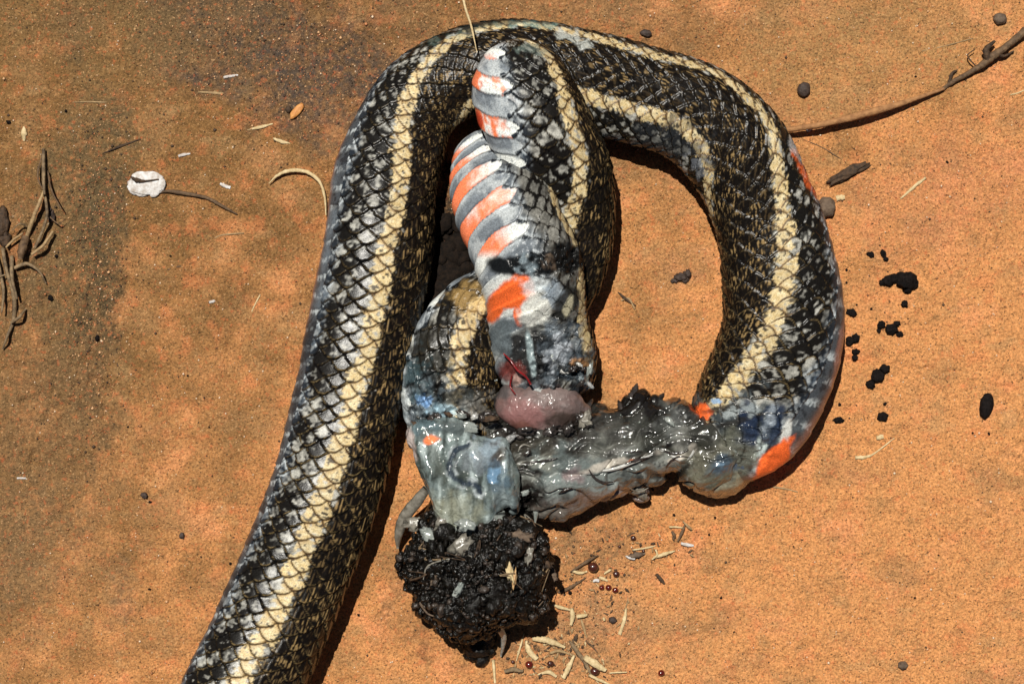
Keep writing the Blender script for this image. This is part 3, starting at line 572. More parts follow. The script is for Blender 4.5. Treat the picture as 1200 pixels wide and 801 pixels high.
for (x, y, l, a, r_) in [(750, 576, 13, 50, 6), (652, 600, 8, 100, 3), (742, 462, 14, -70, 4.5), (772, 468, 10, -50, 3.5), (728, 478, 10, -110, 3.5), (795, 474, 8, -80, 3), (612, 594, 12, 110, 3.5), (690, 475, 9, -60, 3)]:
    c_, s_ = math.cos(math.radians(a)), math.sin(math.radians(a)); h = 34 if a > 0 else 50
    tube([(x - 6 * c_, y - 6 * s_, h, r_ * 1.8), (x, y, h, r_ * 1.2), (x + l * .6 * c_, y + l * .6 * s_, h - 3, r_ * .8), (x + l * c_, y + l * s_, h - 6, .8)], M['flesh_dark' if a < 0 else 'sliver'], 'torn_tip', snake, 8, .3, .8, so)
def shreds(n, x0, x1, y0, y1, h0, h1_, s0, s1, mats, seed):
    rd = random.Random(seed)
    for k in range(n):
        x, y, h = rd.uniform(x0, x1), rd.uniform(y0, y1), rd.uniform(h0, h1_); s_ = rd.uniform(s0, s1)
        V, F = lump(x, y, s_ * rd.uniform(1, 1.9), s_ * rd.uniform(.5, .9), s_ * .45, rd.uniform(0, 180), 3, seed + k * 1.7, .7, h=h, freq=2.0)
        build('tissue_shred', V, F, M[rd.choice(mats)], snake, so)
shreds(16, 478, 590, 484, 506, 80, 90, 3, 7, ['flesh_dark', 'flesh_dark', 'skin_scrap', 'slime', 'loose_scale', 'bark'], 5)
shreds(12, 592, 622, 492, 588, 76, 88, 3, 7, ['flesh_dark', 'flesh_dark', 'slime', 'loose_scale'], 9)
shreds(14, 648, 692, 395, 452, 84, 93, 2.5, 6, ['flesh_dark', 'skin_scrap', 'slime', 'loose_scale', 'flesh_dark'], 13)
shreds(9, 640, 690, 486, 506, 72, 80, 4, 8, ['flesh_dark', 'flesh_dark', 'sliver'], 17)
shreds(7, 780, 812, 484, 530, 66, 76, 2, 5, ['skin_scrap', 'slime', 'flesh_dark'], 23)
# loose translucent scale on the right bend
V, F = ico(3); V = V * np.array([7.5, 20, 2.0]) * (1 + .22 * fbm(V[:, 0] * 1.3, V[:, 1] * 1.3, V[:, 2], 2))[:, None]; a = math.radians(-18); V = np.stack([V[:, 0] * math.cos(a) - V[:, 1] * math.sin(a), V[:, 0] * math.sin(a) + V[:, 1] * math.cos(a), V[:, 2] - .6 * V[:, 0]], 1)
X, Y = w2(966, 436, 66); build('lifted_scale', V + np.array([X, Y, 66]), F, M['loose_scale'], snake, so)['label'] = 'large pale translucent scale lifting from the right bend'

# ------------------------------------------------------------------ soil ball
def join(L):
    Vs, Fs, o = [], [], 0
    for V, F in L: Vs.append(V); Fs.append(np.asarray(F) + o); o += len(V)
    return np.vstack(Vs), np.vstack(Fs)
bx, by = w2(560, 665); ball = empty('soil_ball', (float(bx), float(by), 0)); bo = tuple(ball['_o'])
tag(ball, 'round ball of wet black soil beneath the grey membrane flap', 'soil ball')
V, F = lump(560, 664, 85, 74, 60, 0, 6, 3.3, .24, h=50)
r = V - np.array([*w2(560, 664, 52), 52]); rn = r / np.linalg.norm(r, axis=1)[:, None]
V = V + rn * (6.5 * fbm(V[:, 0] / 13, V[:, 1] / 13, V[:, 2] / 13, 4) + 3 * np.abs(fbm(V[:, 0] / 6, V[:, 1] / 6, V[:, 2] / 6, 3)))[:, None]; V[:, 2] = np.maximum(V[:, 2], -1)
build('soil_core', V, F, M['soil_wet'], ball, bo)
L = []
for i in range(1700):
    z = random.random() ** .7; a = random.uniform(0, 2 * PI); rr = math.sqrt(max(0, 1 - z * z)) 
    s = random.choice((1, 1.3, 1.6, 2, 2.4, 3.2) if i % 30 else (4, 5, 6, 8)) * random.uniform(.8, 1.3)
    v, f = ico(2 if s > 3.6 else 1); n = 1 + (.9 * (RNG.random(len(v)) - .5) if s < 3.6 else .5 * fbm(v[:, 0] * 1.7 + i, v[:, 1] * 1.7, v[:, 2] * 1.7, 3) + .18 * (RNG.random(len(v)) - .5))
    c = np.array([*w2(560, 664, 52), 52]) + np.array([rr * math.cos(a) * 87, rr * math.sin(a) * 77, z * 62]) * (1 + .22 * float(pn(3.3 + rr * math.cos(a) * 1.6, rr * math.sin(a) * 1.6, z * 1.6 + 2.3)))
    L.append((v * n[:, None] * s * np.array([random.uniform(.7, 1.3), random.uniform(.7, 1.3), .9]) + c, f))
V, F = join(L[:1350]); tag(build('soil_crumbs', V, F, M['soil_wet'], ball, bo, smooth=False), kind='stuff')
V, F = join(L[1350:]); tag(build('brown_crumbs', V, F, simple_mat('brown_soil', (.012, .008, .006), (.06, .045, .035), 4, .3, 2, 1, .4), ball, bo, smooth=False), kind='stuff')
for i in range(22):
    a0 = random.uniform(0, 2 * PI); z0 = random.uniform(.25, .95); pts = []
    for k in range(4):
        a1 = a0 + k * random.uniform(-.16, .16); z1 = min(.99, max(.05, z0 + k * random.uniform(-.09, .09))); r1 = math.sqrt(1 - z1 * z1)
        pts.append((560 + r1 * math.cos(a1) * 94, 664 - r1 * math.sin(a1) * 80, 52 + z1 * 68, random.uniform(.5, 1.3) * (.4 if k in (0, 3) else 1)))
    tube(pts, M[random.choice(['sliver', 'bark', 'bark', 'stone', 'root'])], 'root_hair', ball, 5, .3, .7, bo)
for (x, y, h, rx, ry, rz, rot, mt, nm) in [(597, 670, 112, 4, 12, 4, -12, 'straw', 'straw_bit'), (602, 678, 111, 2.5, 10, 3, 8, 'flake', 'straw_bit'), (638, 660, 84, 10, 5, 4, 20, 'bark', 'bark_bit'), (649, 672, 62, 3, 9, 4, -20, 'stone', 'grit_piece'),
        (540, 686, 108, 4, 10, 3, 30, 'slime', 'slime_fleck'), (535, 694, 106, 4, 5, 3, 0, 'slime', 'slime_fleck'), (503, 627, 98, 11, 7, 4, 40, 'slime', 'slime_fleck'), (540, 640, 112, 13, 9, 4, -50, 'sliver', 'slime_fleck'),
        (546, 615, 112, 10, 7, 5, 0, 'slime', 'slime_fleck'), (518, 612, 98, 6, 10, 5, 20, 'sliver', 'slime_fleck'), (598, 720, 76, 5, 3.5, 3, 0, 'white', 'grit_piece'), (510, 672, 98, 4, 12, 3, 20, 'stone', 'slime_fleck'), (545, 722, 84, 12, 5, 4, 25, 'stone', 'slime_fleck'),
        (487, 614, 60, 12, 8, 8, 0, 'sliver', 'slime_fleck'), (610, 628, 108, 14, 6, 4, 10, 'stone', 'slime_fleck'), (620, 650, 104, 4, 10, 3, 15, 'sliver', 'slime_fleck')]:
    V, F = lump(x, y, rx, ry, rz * .6, rot, 3, x * .1, .75, h=h, freq=2.2); build(nm, V, F, M[mt], ball, bo)
tube([(558, 652, 114, .8), (574, 660, 116, 1.2), (548, 650, 115, .6)], M['sliver'], 'slime_strand', ball, 6, .2, .8, bo)
tube([(578, 720, 62, 4), (584, 734, 48, 5), (590, 745, 34, 4), (589, 758, 20, 2.2), (587, 768, 8, 1.2)], M['slime'], 'slime_strand', ball, 8, .15, .8, bo)
tube([(560, 690, 108, .6), (585, 668, 113, .8), (612, 690, 106, .6)], M['bark'], 'root_hair', ball, 5, .2, .8, bo)
# crumb fallen below the ball, soil between the coils
L = [lump(560 + dx, 758 + dy, r_, r_ * .9, r_ * .7, 0, 3, dx, .4) for dx, dy, r_ in ((0, 0, 15), (8, -10, 13), (-8, 8, 9), (4, 14, 9), (12, 3, 9), (-10, -8, 9))]
V, F = join(L); tag(build('soil_crumb', V, F, M['soil_wet'], None, (*map(float, w2(560, 758)), 0)), 'ragged black soil lump touching the bottom of the big soil ball', 'soil crumb')
L = []
for i in range(240):
    x = random.gauss(528, 17); y = random.uniform(255, 420)
    if y > 330: x -= (y - 330) * .35
    s = random.choice((3, 4, 6, 9, 13)); L.append(lump(x, y, s, s * random.uniform(.6, 1.2), s * .8, random.uniform(0, 180), 2, i * 1.3, .5))
V, F = join(L); tag(build('soil_mass', V, F, M['soil_dry'], None, (*map(float, w2(528, 330)), 0)), 'dark crumbly soil packed between the left coil and the banded coil', 'soil', kind='stuff')

# ------------------------------------------------------------------ loose things on the sand
def put(name, V, F, mat, label, cat, x, y, group=None):
    return tag(build(name, V, F, M[mat], None, (*map(float, w2(x, y)), GH(x, y))), label, cat, group)
def clump(name, items, mat, label, cat, group=None, amp=.4, flat=.75):
    L = [lump(x, y, rx * .88, ry * .88, min(rx, ry) * flat, rot, 3, x * .37, amp, sink=.6) for (x, y, rx, ry, rot) in items]
    V, F = join(L); V[:, 2] += .9 * pn(V[:, 0] / 1.6, V[:, 1] / 1.6, 3.); V[:, :2] += .8 * np.stack([pn(V[:, 0] / 2.2, V[:, 1] / 2.2, 5.), pn(V[:, 0] / 2.2, V[:, 1] / 2.2, 9.)], 1) * min(1, items[0][2] / 5); return put(name, V, F, mat, label, cat, items[0][0], items[0][1], group)
gd = 'dark crumbs scattered right of the snake'
clump('soil_crumb', [(1063, 329, 13, 12, 0), (1070, 333, 7, 7, 0), (1041, 329, 8, 7, 0), (1049, 326, 7, 6, 0), (1034, 331, 4, 4, 0), (1056, 325, 8, 7, 0), (1064, 339, 6, 5, 0)], 'crumb', 'largest two lobed black crumb on the sand right of the snake', 'crumb', gd)
clump('soil_crumb', [(1020, 298, 5, 3.5, 20)], 'crumb', 'tiny flat dark crumb above left of the largest black crumb', 'crumb', gd)
clump('soil_crumb', [(1035, 297, 3.5, 5, -20), (1038, 303, 4, 3, 30)], 'crumb', 'narrow upright dark crumb just above the largest black crumb', 'crumb', gd)
clump('soil_crumb', [(1060, 356, 4.5, 5, 0)], 'crumb', 'small round dark crumb directly below the largest black crumb', 'crumb', gd)
clump('soil_crumb', [(998, 366, 7, 5, 20)], 'crumb', 'oval dark crumb nearest to the right edge of the snake', 'crumb', gd)
clump('soil_crumb', [(1045, 385, 8, 7, 0), (1033, 380, 5, 5, 0), (1030, 387, 3, 3, 0), (1054, 391, 5, 4, 20), (1051, 379, 5, 4, 0)], 'crumb', 'three lobed black crumb midway down the row of dark crumbs', 'crumb', gd)
clump('soil_crumb', [(996, 399, 6, 6, 0), (1003, 396, 5, 6, 0)], 'crumb', 'twin lobed black crumb close beside the snake', 'crumb', gd)
clump('soil_crumb', [(1003, 412, 5, 4, 0), (1002, 419, 4, 4, 0)], 'crumb', 'small dark crumb lying on the thin crack in the sand', 'crumb', gd)
clump('soil_crumb', [(1037, 432, 7, 6, 0), (1029, 441, 9, 7, -40), (1020, 450, 6, 5.5, 0), (1026, 437, 5, 5, 0)], 'crumb', 'slanting chain of three fused black crumbs', 'crumb', gd)
clump('soil_crumb', [(1034, 488, 7, 6, 0)], 'crumb', 'rounded black crumb below the slanting chain of crumbs', 'crumb', gd)
clump('soil_crumb', [(983, 492, 7, 4, 0)], 'crumb', 'flat dark crumb beside the orange patch of the snake', 'crumb', gd)
clump('dark_pellet', [(1156, 475, 9, 17, 12)], 'crumb', 'smooth elongated black pellet alone at the far right', 'pellet', amp=.12)
gs = 'tiny dark specks on the sand'
for (x, y, r_) in [(1021, 362, 2), (1004, 357, 1.5), (984, 474, 2.4), (1037, 473, 2.6), (1159, 508, 2), (1140, 507, 1.5), (992, 316, 2), (992, 331, 1.6), (77, 130, 2), (10, 143, 3), (59, 349, 4), (114, 396, 4), (176, 588, 2), (845, 700, 1.8), (838, 606, 1.8), (765, 573, 2), (1072, 700, 1.6),
        (500, 250, 2), (270, 660, 2), (150, 500, 1.6), (220, 440, 1.5), (860, 740, 1.4), (1100, 650, 1.3), (930, 640, 1.3), (175, 690, 2), (420, 720, 2), (690, 395, 1.4), (1110, 190, 2), (1073, 90, 1.6), (330, 560, 1.6), (245, 500, 1.4), (790, 603, 2), (831, 626, 1.8), (66, 300, 2.6), (200, 300, 1.6)]:
    clump('dark_speck', [(x, y, r_, r_ * .8, x)], 'crumb', 'tiny dark speck of soil on the sand', 'speck', gs)
clump('soil_crumb', [(169, 580, 4.5, 3.6, 0)], 'stone_dark', 'upper of two dark grains on clean sand left of the snake', 'grain')
clump('soil_crumb', [(213, 627, 3.2, 4.4, 0)], 'stone_dark', 'lower of two dark grains on clean sand left of the snake', 'grain')
clump('pebble', [(942, 105, 8.5, 10, 10)], 'stone_dark', 'dark oval pebble above the long twig at the upper right', 'pebble', amp=.12)
clump('pebble', [(1172, 22, 9, 8, 10)], 'stone', 'grey rounded pebble near the top right corner', 'pebble', amp=.15)
clump('pebble', [(757, 39, 8, 5, 10)], 'stone_dark', 'small dark pebble above the top coil', 'pebble', amp=.2)
clump('pebble', [(968, 243, 13, 14, 10)], 'stone', 'grey brown pebble touching the outer edge of the right coil', 'pebble', amp=.15)
clump('pebble', [(1058, 779, 6.5, 6, 10)], 'stone', 'brown pebble at the bottom right of the sand', 'pebble', amp=.2)
clump('pebble', [(718, 726, 5.5, 4.5, 20)], 'stone_dark', 'grey pebble beside the flat pale straw below the flesh', 'pebble', amp=.2)
clump('grit_pile', [(798, 325, 9, 5, 0), (806, 321, 5, 6, 0), (790, 329, 5, 3, 0), (803, 328, 5, 4, 0)], 'stone_dark', 'dark grit heap on sand inside the coil', 'grit')
clump('white_fleck', [(806, 322, 3, 2.5, 0)], 'white', 'white fleck on the grit heap inside the coil', 'fleck')
clump('pebble', [(60, 253, 5, 8, 0), (57, 246, 4, 4, 0)], 'stone_dark', 'black lump caught in the dry root tuft', 'pebble')
clump('soil_crumb', [(2, 262, 9, 20, 0), (6, 280, 8, 10, 0)], 'bark', 'dark bark lump cut by the left picture edge', 'bark')
# white dropping with twig
L = [lump(172 + dx, 215 + dy, rx, ry, 2.6, 0, 4, dx, .22, sink=.6) for dx, dy, rx, ry in ((0, 0, 21, 14), (-8, 4, 13, 11), (8, 2, 13, 12))]
V, F = join(L); put('bird_dropping', V, F, 'white', 'white chalky round dropping with a brown thread, upper left', 'dropping', 172, 215)
def stick(name, pts, mat, label, cat, group=None, seg=7, flat=.8, nz=.45, lift=0.0):
    if len(pts) == 2: pts = [pts[0], ((pts[0][0] + pts[1][0]) / 2 + random.uniform(-1, 1), (pts[0][1] + pts[1][1]) / 2 + random.uniform(-1, 1), max(pts[0][2], pts[1][2])), pts[1]]
    pts = [(x, y, (.85 * r_) * (random.choice((.5, .9, 1.0)) if i in (0, len(pts) - 1) else 1)) for i, (x, y, r_) in enumerate(pts)]
    P = [(x, y, GH(x, y) + r_ * flat * .8 + lift, r_) for (x, y, r_) in pts]
    V, F = tube(P, None, raw=True, seg=seg, nz=nz, flat=flat, seed=pts[0][0])
    x, y = pts[len(pts) // 2][:2]; return put(name, V, F, mat, label, cat, x, y, group)
stick('dry_thread', [(153, 207, 2), (160, 211, 3.2), (170, 212, 1.5), (186, 210, 1)], 'bark', 'brown curled thread stuck across the white dropping', 'thread', lift=5)
stick('twig', [(183, 227, 1), (196, 224, 2.4), (212, 226, 2.8), (240, 231, 2.2), (258, 240, 2.4), (278, 251, 1)], 'twig', 'thin bent brown twig running right from the white dropping', 'twig', lift=2)
stick('straw', [(315, 215, 1), (326, 205, 2.2), (340, 200, 2.8), (358, 201, 2.8), (373, 211, 2.4), (380, 228, 1.8), (382, 252, 1.5)], 'straw', 'curved pale straw hooking against the left coil', 'straw', lift=5)
stick('twig', [(120, 180, .8), (142, 171, 1.6), (165, 163, 1.6)], 'bark', 'fine dark twig above the white dropping', 'twig')
stick('straw', [(541, -12, 1.5), (545, 8, 1.8), (552, 30, 1.6), (559, 62, .8)], 'straw', 'pale grass blade leaning across the top coil', 'grass blade', lift=96)
for (pts, mt, lab) in [([(262, 91, 2), (279, 88, 2)], 'white', 'short white straw piece on the dark stained soil'), ([(290, 152, 1), (305, 149, 2.4), (320, 145, 2)], 'straw', 'pale grey straw piece under the orange husk'),
        ([(320, 162, 2.5), (330, 166, 3), (340, 168, 1)], 'straw', 'white forked husk right of the pale grey straw piece'), ([(209, 183, 2), (223, 180, 2)], 'white', 'short white straw just above the white dropping'),
        ([(232, 108, 2), (262, 110, 2)], 'straw_dull', 'dull brown chip below the short white straw piece'), ([(251, 279, 1.5), (262, 275, 1.2), (286, 273, 1)], 'straw_dull', 'thin brown straw between dropping twig and coil'),
        ([(28, 148, 2.5), (28, 156, 4.5), (28, 165, 3)], 'straw', 'whitish seed husk above the root tuft'), ([(258, 215, 2), (270, 220, 2.5)], 'white', 'small white fleck above the dropping twig'),
        ([(1055, 233, 2), (1070, 220, 2.4), (1085, 208, 2)], 'straw', 'straight pale straw right of the dark bark fragment'), ([(1002, 536, 3), (1015, 535, 2.5), (1026, 530, 1.2), (1048, 513, .8)], 'straw', 'thin curved pale straw on sand at the lower right'),
        ([(1027, 513, 3), (1035, 511, 3.5)], 'straw', 'small pale husk above the thin curved straw'), ([(1184, 111, 1), (1200, 106, 1)], 'straw', 'faint pale straw at the right picture edge'),
        ([(945, 153, 3), (950, 147, 4)], 'white', 'white seed lying against the long twig'), ([(980, 233, 4), (990, 231, 4)], 'straw', 'pale flake beside the pebble at the right coil'),
        ([(295, 365, 1), (305, 345, 1)], 'straw', 'thin pale straw on sand left of the left coil'), ([(245, 354, 2), (252, 352, 1.5)], 'white', 'white crumb left of the left coil'), ([(940, 163, .7), (962, 172, .7), (985, 186, .7)], 'twig', 'hair thin root below the white seed'),
        ([(700, 166, 1.2), (718, 160, 2.2), (732, 163, 2)], 'straw_dull', 'orange straw emerging under the top coil'), ([(85, 120, 1), (125, 120, 1)], 'straw_dull', 'faint brown straw at upper left'), ([(1080, 60, .8), (1140, 45, .8)], 'straw_dull', 'faint scratch like straw above the long twig'),
        ([(726, 743, 2.8), (731, 728, 3), (734, 712, 1.6)], 'straw', 'flat pale straw standing alone right of the seed scatter'), ([(733, 712, 1), (736, 698, .7)], 'straw_dull', 'thin tip above the flat pale straw'), ([(196, 316, 1), (225, 308, 1)], 'twig', 'thin brown root on sand near the left coil'),
        ([(20, 560, 1.5), (30, 560, 1.5)], 'white', 'white grain at the lower left'), ([(915, 545, 1.5), (933, 540, 1)], 'straw_dull', 'thin straw beside the shadow of the right bend'), ([(905, 570, 1.2), (935, 576, 1)], 'straw_dull', 'short straw below the right bend')]:
    stick('straw', pts, mt, lab, 'straw', flat=.5)
V, F = lump(348, 130, 12, 4.5, 2, -48, 3, 2., .2, sink=1.0); put('husk', V, F, 'orange_flake', 'bright orange husk on the dark stained soil', 'husk', 348, 130)
V, F = lump(338, 128, 3.5, 4, 2, 0, 2, 2.2, .3); put('seed', V, F, 'bark', 'small dark seed left of the orange husk', 'seed', 338, 128)
V, F = lump(995, 202, 24, 6, 4, -27, 4, 5., .45, sink=.8); put('bark_fragment', V, F, 'bark', 'long dark bark fragment right of the right coil', 'bark', 995, 202)
# the long twig: a sand-coated half and a dark knotted half
P = [(905, 154, 14, 3), (945, 149, 17, 3.6), (980, 142, 19, 4), (1030, 129, 18, 4.4), (1066, 118, 14, 3), (1106, 104, 6, 1.6)]
V, F = tube(P, None, raw=True, seg=9, nz=.3); tag(build('twig', V, F, M['twig_orange'], None, (*map(float, w2(1000, 140)), 0)), 'long sand coloured twig reaching out from behind the right coil', 'twig')
tw = empty('knotted_twig', (*map(float, w2(1150, 72)), 0)); to = tuple(tw['_o']); tag(tw, 'dark knotted twig entering at the right picture edge', 'twig')
tube([(1104, 105, 3, 2), (1120, 94, 7, 3), (1145, 80, 8, 3.6), (1162, 67, 9, 5), (1180, 54, 9, 4.2), (1206, 33, 8, 5), (1225, 18, 7, 5)], M['twig'], 'stem', tw, 9, .4, .9, to)
for pts in ([(1158, 70, 10, 4), (1156, 58, 13, 4), (1166, 48, 12, 1.5)], [(1112, 98, 5, 2), (1116, 86, 7, 1.8), (1122, 82, 6, .8)], [(1146, 80, 8, 1), (1134, 66, 8, .8), (1142, 58, 7, .6)], [(1168, 62, 10, 3), (1176, 66, 8, 2), (1188, 60, 5, 1)]):
    tube(pts, M['bark'], 'side_shoot', tw, 7, .4, .9, to)
# two short twigs inside the coil
for pts, mt, lab in (([(724, 342, 1.5), (733, 350, 2.2), (745, 358, 1)], 'bark', 'dark short twig crossing another inside the coil'), ([(728, 352, 1), (737, 350, 1.6), (744, 362, 1.2)], 'straw_dull', 'paler short twig crossing the dark one inside the coil'), ([(696, 150, 1), (715, 152, 1)], 'straw_dull', 'small straw below the top coil')):
    stick('twig', pts, mt, lab, 'twig', lift=1)
# root tuft at the left edge
tf = empty('root_tuft', (*map(float, w2(30, 300)), 0)); tfo = tuple(tf['_o']); tag(tf, 'dry tangled grass root tuft at the left picture edge', 'root tuft')
for pts in ([(51, 174, 2.5), (51, 205, 3), (52, 228, 2)], [(52, 222, 2), (45, 240, 3), (38, 258, 3.4), (31, 279, 3)], [(52, 224, 2), (55, 252, 2.4), (48, 275, 2.6), (41, 290, 2)], [(62, 271, 2), (50, 288, 2.6), (37, 298, 2.4)], [(3, 290, 3), (7, 314, 3), (16, 345, 3.4), (16, 373, 3), (8, 395, 2), (3, 409, 1)],
        [(30, 362, 1.5), (22, 372, 2.6), (13, 378, 2)], [(17, 314, 3), (32, 309, 3), (46, 318, 1.8), (54, 332, 1)], [(7, 290, 1.5), (17, 280, 2), (27, 273, 1.5)], [(30, 278, 6), (26, 292, 7), (24, 303, 4)], [(-4, 300, 2.5), (4, 340, 2.5), (2, 366, 1.5)], [(14, 300, 3), (14, 325, 3), (20, 350, 1.6)],
        [(56, 200, 1), (60, 222, 1.5), (72, 245, .8)], [(50, 180, 1.2), (44, 205, 1.4), (50, 222, 1)], [(20, 330, 1.2), (8, 322, 1.5), (-3, 326, 1)], [(54, 250, 1.4), (68, 262, 1), (75, 258, .6)], [(36, 268, 1.4), (24, 262, 1.2), (14, 270, .8)]):
    mt = random.choice(['root', 'root', 'straw_dull', 'twig'])
    tube([(x, y, GH(x, y) + 3 + (6 if i in (1, 2) else 0) + random.uniform(0, 5), r_ * .78) for i, (x, y, r_) in enumerate(pts)], M[mt], 'root_strand', tf, 7, .3, .85, tfo)
# seeds
for (x, y, r_, mt, lab) in [(620, 778, 6, 'seed_red', 'glossy red seed leftmost in the straw litter'), (645, 777, 5, 'seed_brown', 'dark brown seed right of the leftmost red seed'), (697, 786, 6.5, 'seed_brown', 'dark red seed under the thick straw at the bottom'), (775, 788, 5, 'seed_red', 'lone red seed on clean sand at the bottom'),
        (695, 664, 8, 'seed_brown', 'largest dark red seed among straws right of the soil ball'), (722, 672, 5, 'seed_brown', 'dark red seed above the triple seed cluster'), (713, 688, 4.6, 'seed_red', 'middle red seed of the triple cluster'), (705, 688, 4, 'seed_red', 'left red seed of the triple cluster'),
        (721, 691, 4.6, 'seed_red', 'right red seed of the triple cluster'), (742, 630, 4.2, 'seed_brown', 'dark seed with a stalk near the flesh shadow'), (754, 645, 2.6, 'seed_brown', 'tiny dark seed beside the grey leaf piece'), (668, 694, 3, 'crumb', 'black seed below the forked straw beside the soil ball'),
        (601, 775, 3, 'seed_brown', 'small dark seed at the left end of the straw litter'), (726, 640, 2.4, 'seed_brown', 'tiny dark seed left of the stalked seed')]:
    v0, f0 = ico(3); r_ *= .8; V = v0 * r_ * np.array([1, .92, .85]) * (1 + .08 * fbm(v0[:, 0] * 1.5 + x, v0[:, 1] * 1.5, v0[:, 2] * 1.5, 2))[:, None]; h = GH(x, y) + r_ * .8; X, Y = w2(x, y, h)
    put('seed', V + np.array([float(X), float(Y), h]), f0, mt, lab, 'seed', x, y)
stick('seed', [(769, 672, 2), (774, 678, 3), (779, 684, 1.5)], 'bark', 'slim dark seed alone right of the triple seed cluster', 'seed')
# named straws of the litter
for pts, mt, lab in [([(668, 670, 2), (684, 660, 2.6), (701, 650, 1.2)], 'twig', 'brown straw pointing at the largest dark red seed'), ([(670, 668, 2), (680, 671, 2.2), (688, 669, 1)], 'straw', 'pale husk under the largest dark red seed'),
        ([(654, 694, 2), (668, 688, 3), (687, 676, 1.2)], 'twig', 'brown leaf sliver leaning on the soil ball'), ([(648, 708, 2), (656, 711, 2.6), (668, 714, 1.5)], 'straw', 'pale straw at the right foot of the soil ball'),
        ([(670, 712, 3), (671, 722, 3.4), (669, 732, 2)], 'straw', 'stubby pale stalk below the soil ball'), ([(676, 722, 3), (688, 720, 3.2)], 'straw', 'short broad pale chip beside the stubby stalk'), ([(681, 725, 2.4), (684, 735, 2), (688, 748, 1)], 'straw_dull', 'thin straw leading down from the stubby stalk'),
        ([(741, 644, 1), (755, 642, 1.4), (768, 639, .8)], 'straw', 'fine straw over the grey leaf piece'), ([(766, 653, 2), (778, 649, 2.8), (791, 645, 1.5)], 'straw', 'pale split straw right of the grey leaf piece'), ([(768, 643, 1), (770, 650, 1.6), (764, 655, 1)], 'straw', 'small pale splinter by the split straw'),
        ([(798, 636, 2), (806, 638, 2.6), (813, 639, 1.5)], 'white', 'white rod shaped husk right of the split straw'), ([(794, 634, 1.4), (799, 624, 2.2), (803, 613, 1)], 'twig', 'brown upright twig above the white rod husk'), ([(787, 622, 1), (791, 630, 2.4)], 'twig', 'short brown twig left of the upright twig'),
        ([(800, 610, 1), (808, 618, 2), (811, 620, 1)], 'straw_dull', 'forked twig tip right of the upright twig'), ([(784, 617, 1.4), (800, 618, 1)], 'straw', 'thin pale straw crossing the upright twig'), ([(736, 652, 2.5), (746, 650, 4.5), (756, 648, 2)], 'stone', 'grey leaf piece in the upper litter'),
        ([(733, 651, 1.8), (744, 654, 2.4)], 'white', 'white flake on the grey leaf piece'), ([(617, 750, 2), (620, 762, 4.5), (629, 772, 4)], 'straw', 'broad pale husk left in the straw litter'), ([(624, 748, 3), (636, 749, 4.5), (650, 753, 4), (662, 758, 2)], 'straw', 'curled pale husk across the top of the litter'),
        ([(660, 794, 3.4), (666, 782, 3.8), (673, 767, 3)], 'straw', 'thick pale stem standing in the litter'), ([(667, 750, 3), (676, 762, 3.4), (686, 776, 3), (693, 791, 2)], 'root', 'thick brown stem crossing the litter'), ([(676, 742, 2), (674, 752, 3)], 'bark', 'dark stub on top of the thick brown stem'),
        ([(685, 769, 4), (697, 777, 6), (710, 785, 3)], 'straw', 'broad pale leaf right in the litter'), ([(690, 790, 2), (702, 796, 2.4), (716, 802, 2)], 'straw', 'pale straw at the bottom picture edge'), ([(591, 786, 3), (602, 784, 3.6), (613, 786, 2)], 'root', 'brown root piece at the left of the litter'),
        ([(605, 774, 1.4), (609, 760, 1.6), (614, 742, 1)], 'straw', 'thin upright straw below the soil ball'), ([(578, 772, 2), (579, 785, 2), (580, 800, 1.6)], 'straw', 'pale straw standing under the slime strand'), ([(714, 788, 1), (735, 787, 1.3)], 'straw', 'fine straw lying right of the broad leaf'),
        ([(644, 765, 2), (655, 762, 2.4), (668, 766, 2)], 'straw_dull', 'dull chip in the middle of the litter'), ([(630, 790, 2), (643, 787, 3), (652, 792, 2)], 'straw', 'pale chip at the bottom of the litter'), ([(700, 764, 1), (688, 752, 1.2)], 'twig', 'thin twig above the broad leaf'),
        ([(702, 676, 2), (712, 680, 2.6)], 'straw', 'pale chip above the triple seed cluster'), ([(708, 672, 1.4), (716, 667, 1.8)], 'straw', 'slim pale straw left of the dark seed'), ([(695, 681, 2.4), (702, 680, 2.6)], 'white', 'white chip left of the triple seed cluster'), ([(744, 624, 1), (735, 628, .8)], 'twig', 'stalk of the dark seed near the shadow'),
        ([(707, 723, 2), (708, 727, 1.6)], 'straw', 'tiny pale chip left of the grey pebble')]:
    stick('straw', pts, mt, lab, 'straw', 'straw litter below the snake', flat=.55, lift=random.uniform(.5, 4))
gp = 'small straw chips in the litter'
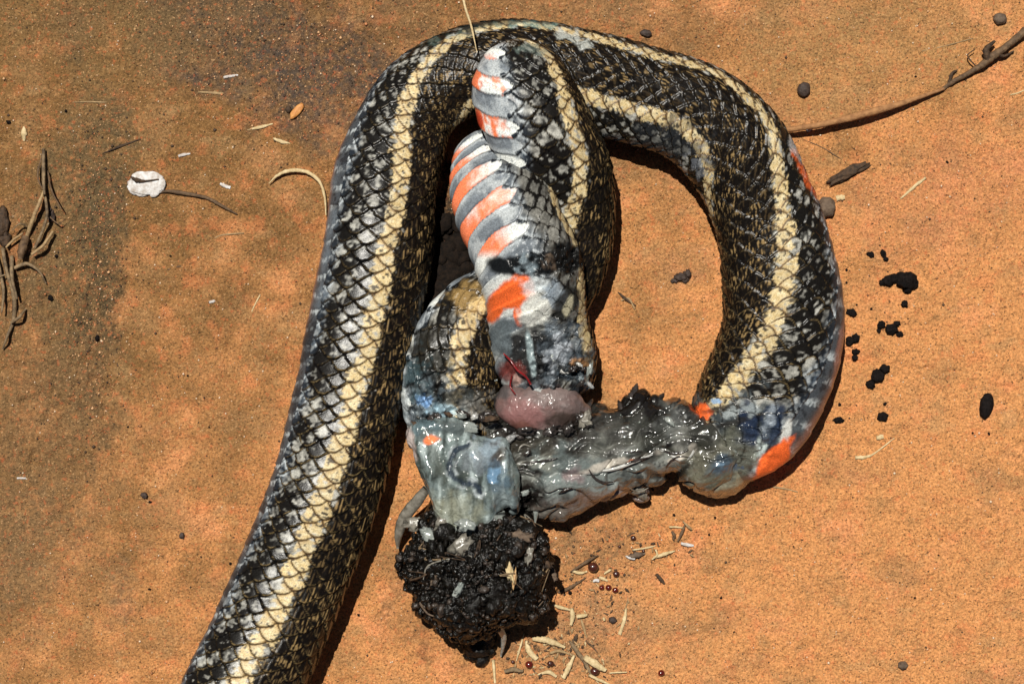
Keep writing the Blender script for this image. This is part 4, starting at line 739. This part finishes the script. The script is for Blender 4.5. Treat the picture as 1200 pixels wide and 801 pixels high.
for i in range(170):
    if i < 110: x, y = random.gauss(655, 30), random.gauss(768, 22)
    elif i < 140: x, y = random.gauss(700, 25), random.gauss(690, 25)
    else: x, y = random.gauss(745, 40), random.gauss(640, 14)
    if y > 800 or (x < 650 and y < 740): y = random.uniform(745, 800)
    l = random.uniform(2.5, 8); a = random.uniform(0, PI)
    stick('straw_chip', [(x, y, .8), (x + l * math.cos(a) / 2, y + l * math.sin(a) / 2, random.uniform(1, 2)), (x + l * math.cos(a), y + l * math.sin(a), .7)], random.choice(['straw', 'straw_dull', 'straw_dull', 'twig', 'flake', 'bark']),
          'tiny chip of broken straw in the litter', 'straw chip', gp, seg=5, flat=.5, lift=random.uniform(0, 2))
# loose grit
L = []
v0, f0 = ico(1)
v00 = v0
for i in range(5200):
    x, y = random.uniform(-20, 1220), random.uniform(-20, 821); s = random.uniform(.5, 1.3) * (1.6 if random.random() < .06 else 1)
    X, Y = w2(x, y); L.append((float(X), float(Y), s, random.random()))
for i in range(1900):     # darker grit gathered in the stained strip, under the litter and on the dark stain
    t = random.random()
    x, y = (random.gauss(112, 20), random.gauss(330, 95)) if t < .4 else ((random.gauss(690, 50), random.gauss(690, 55)) if t < .65 else (random.gauss(340, 80), random.gauss(70, 45)))
    X, Y = w2(x, y); L.append((float(X), float(Y), random.uniform(.5, 1.5) * (1.7 if random.random() < .06 else 1), random.choice((.3, .5, .5, .5, .1, .7))))
A_ = np.array(L); hz = ground_h(A_[:, 0], A_[:, 1])
v1 = np.array([[1, 0, 0], [-1, 0, 0], [0, 1, 0], [0, -1, 0], [0, 0, 1], [0, 0, -1.0]]); f1 = np.array([[0, 2, 4], [2, 1, 4], [1, 3, 4], [3, 0, 4], [2, 0, 5], [1, 2, 5], [3, 1, 5], [0, 3, 5]])
jit = 1 + .5 * (RNG.random((len(A_), 6, 1)) - .5)
V = (v1[None] * jit * A_[:, 2][:, None, None] + np.stack([A_[:, 0], A_[:, 1], hz + A_[:, 2] * .4], 1)[:, None]).reshape(-1, 3)
F = (f1[None] + (np.arange(len(A_)) * 6)[:, None, None]).reshape(-1, 3)
pal = np.array([[.62, .36, .18], [.30, .13, .05], [.06, .035, .02], [.5, .2, .08], [.72, .55, .38]])[(A_[:, 3] * 5).astype(int)]
tag(build('sand_grit', V, F, attr_mat('grit', rough=.8, amp=.1), None, (0, 0, 0), np.repeat(pal, 6, 0), smooth=False), 'loose sand grains and grit strewn over the ground', 'grit', kind='stuff')
for o in bpy.data.objects:
    if '_o' in o: del o['_o']
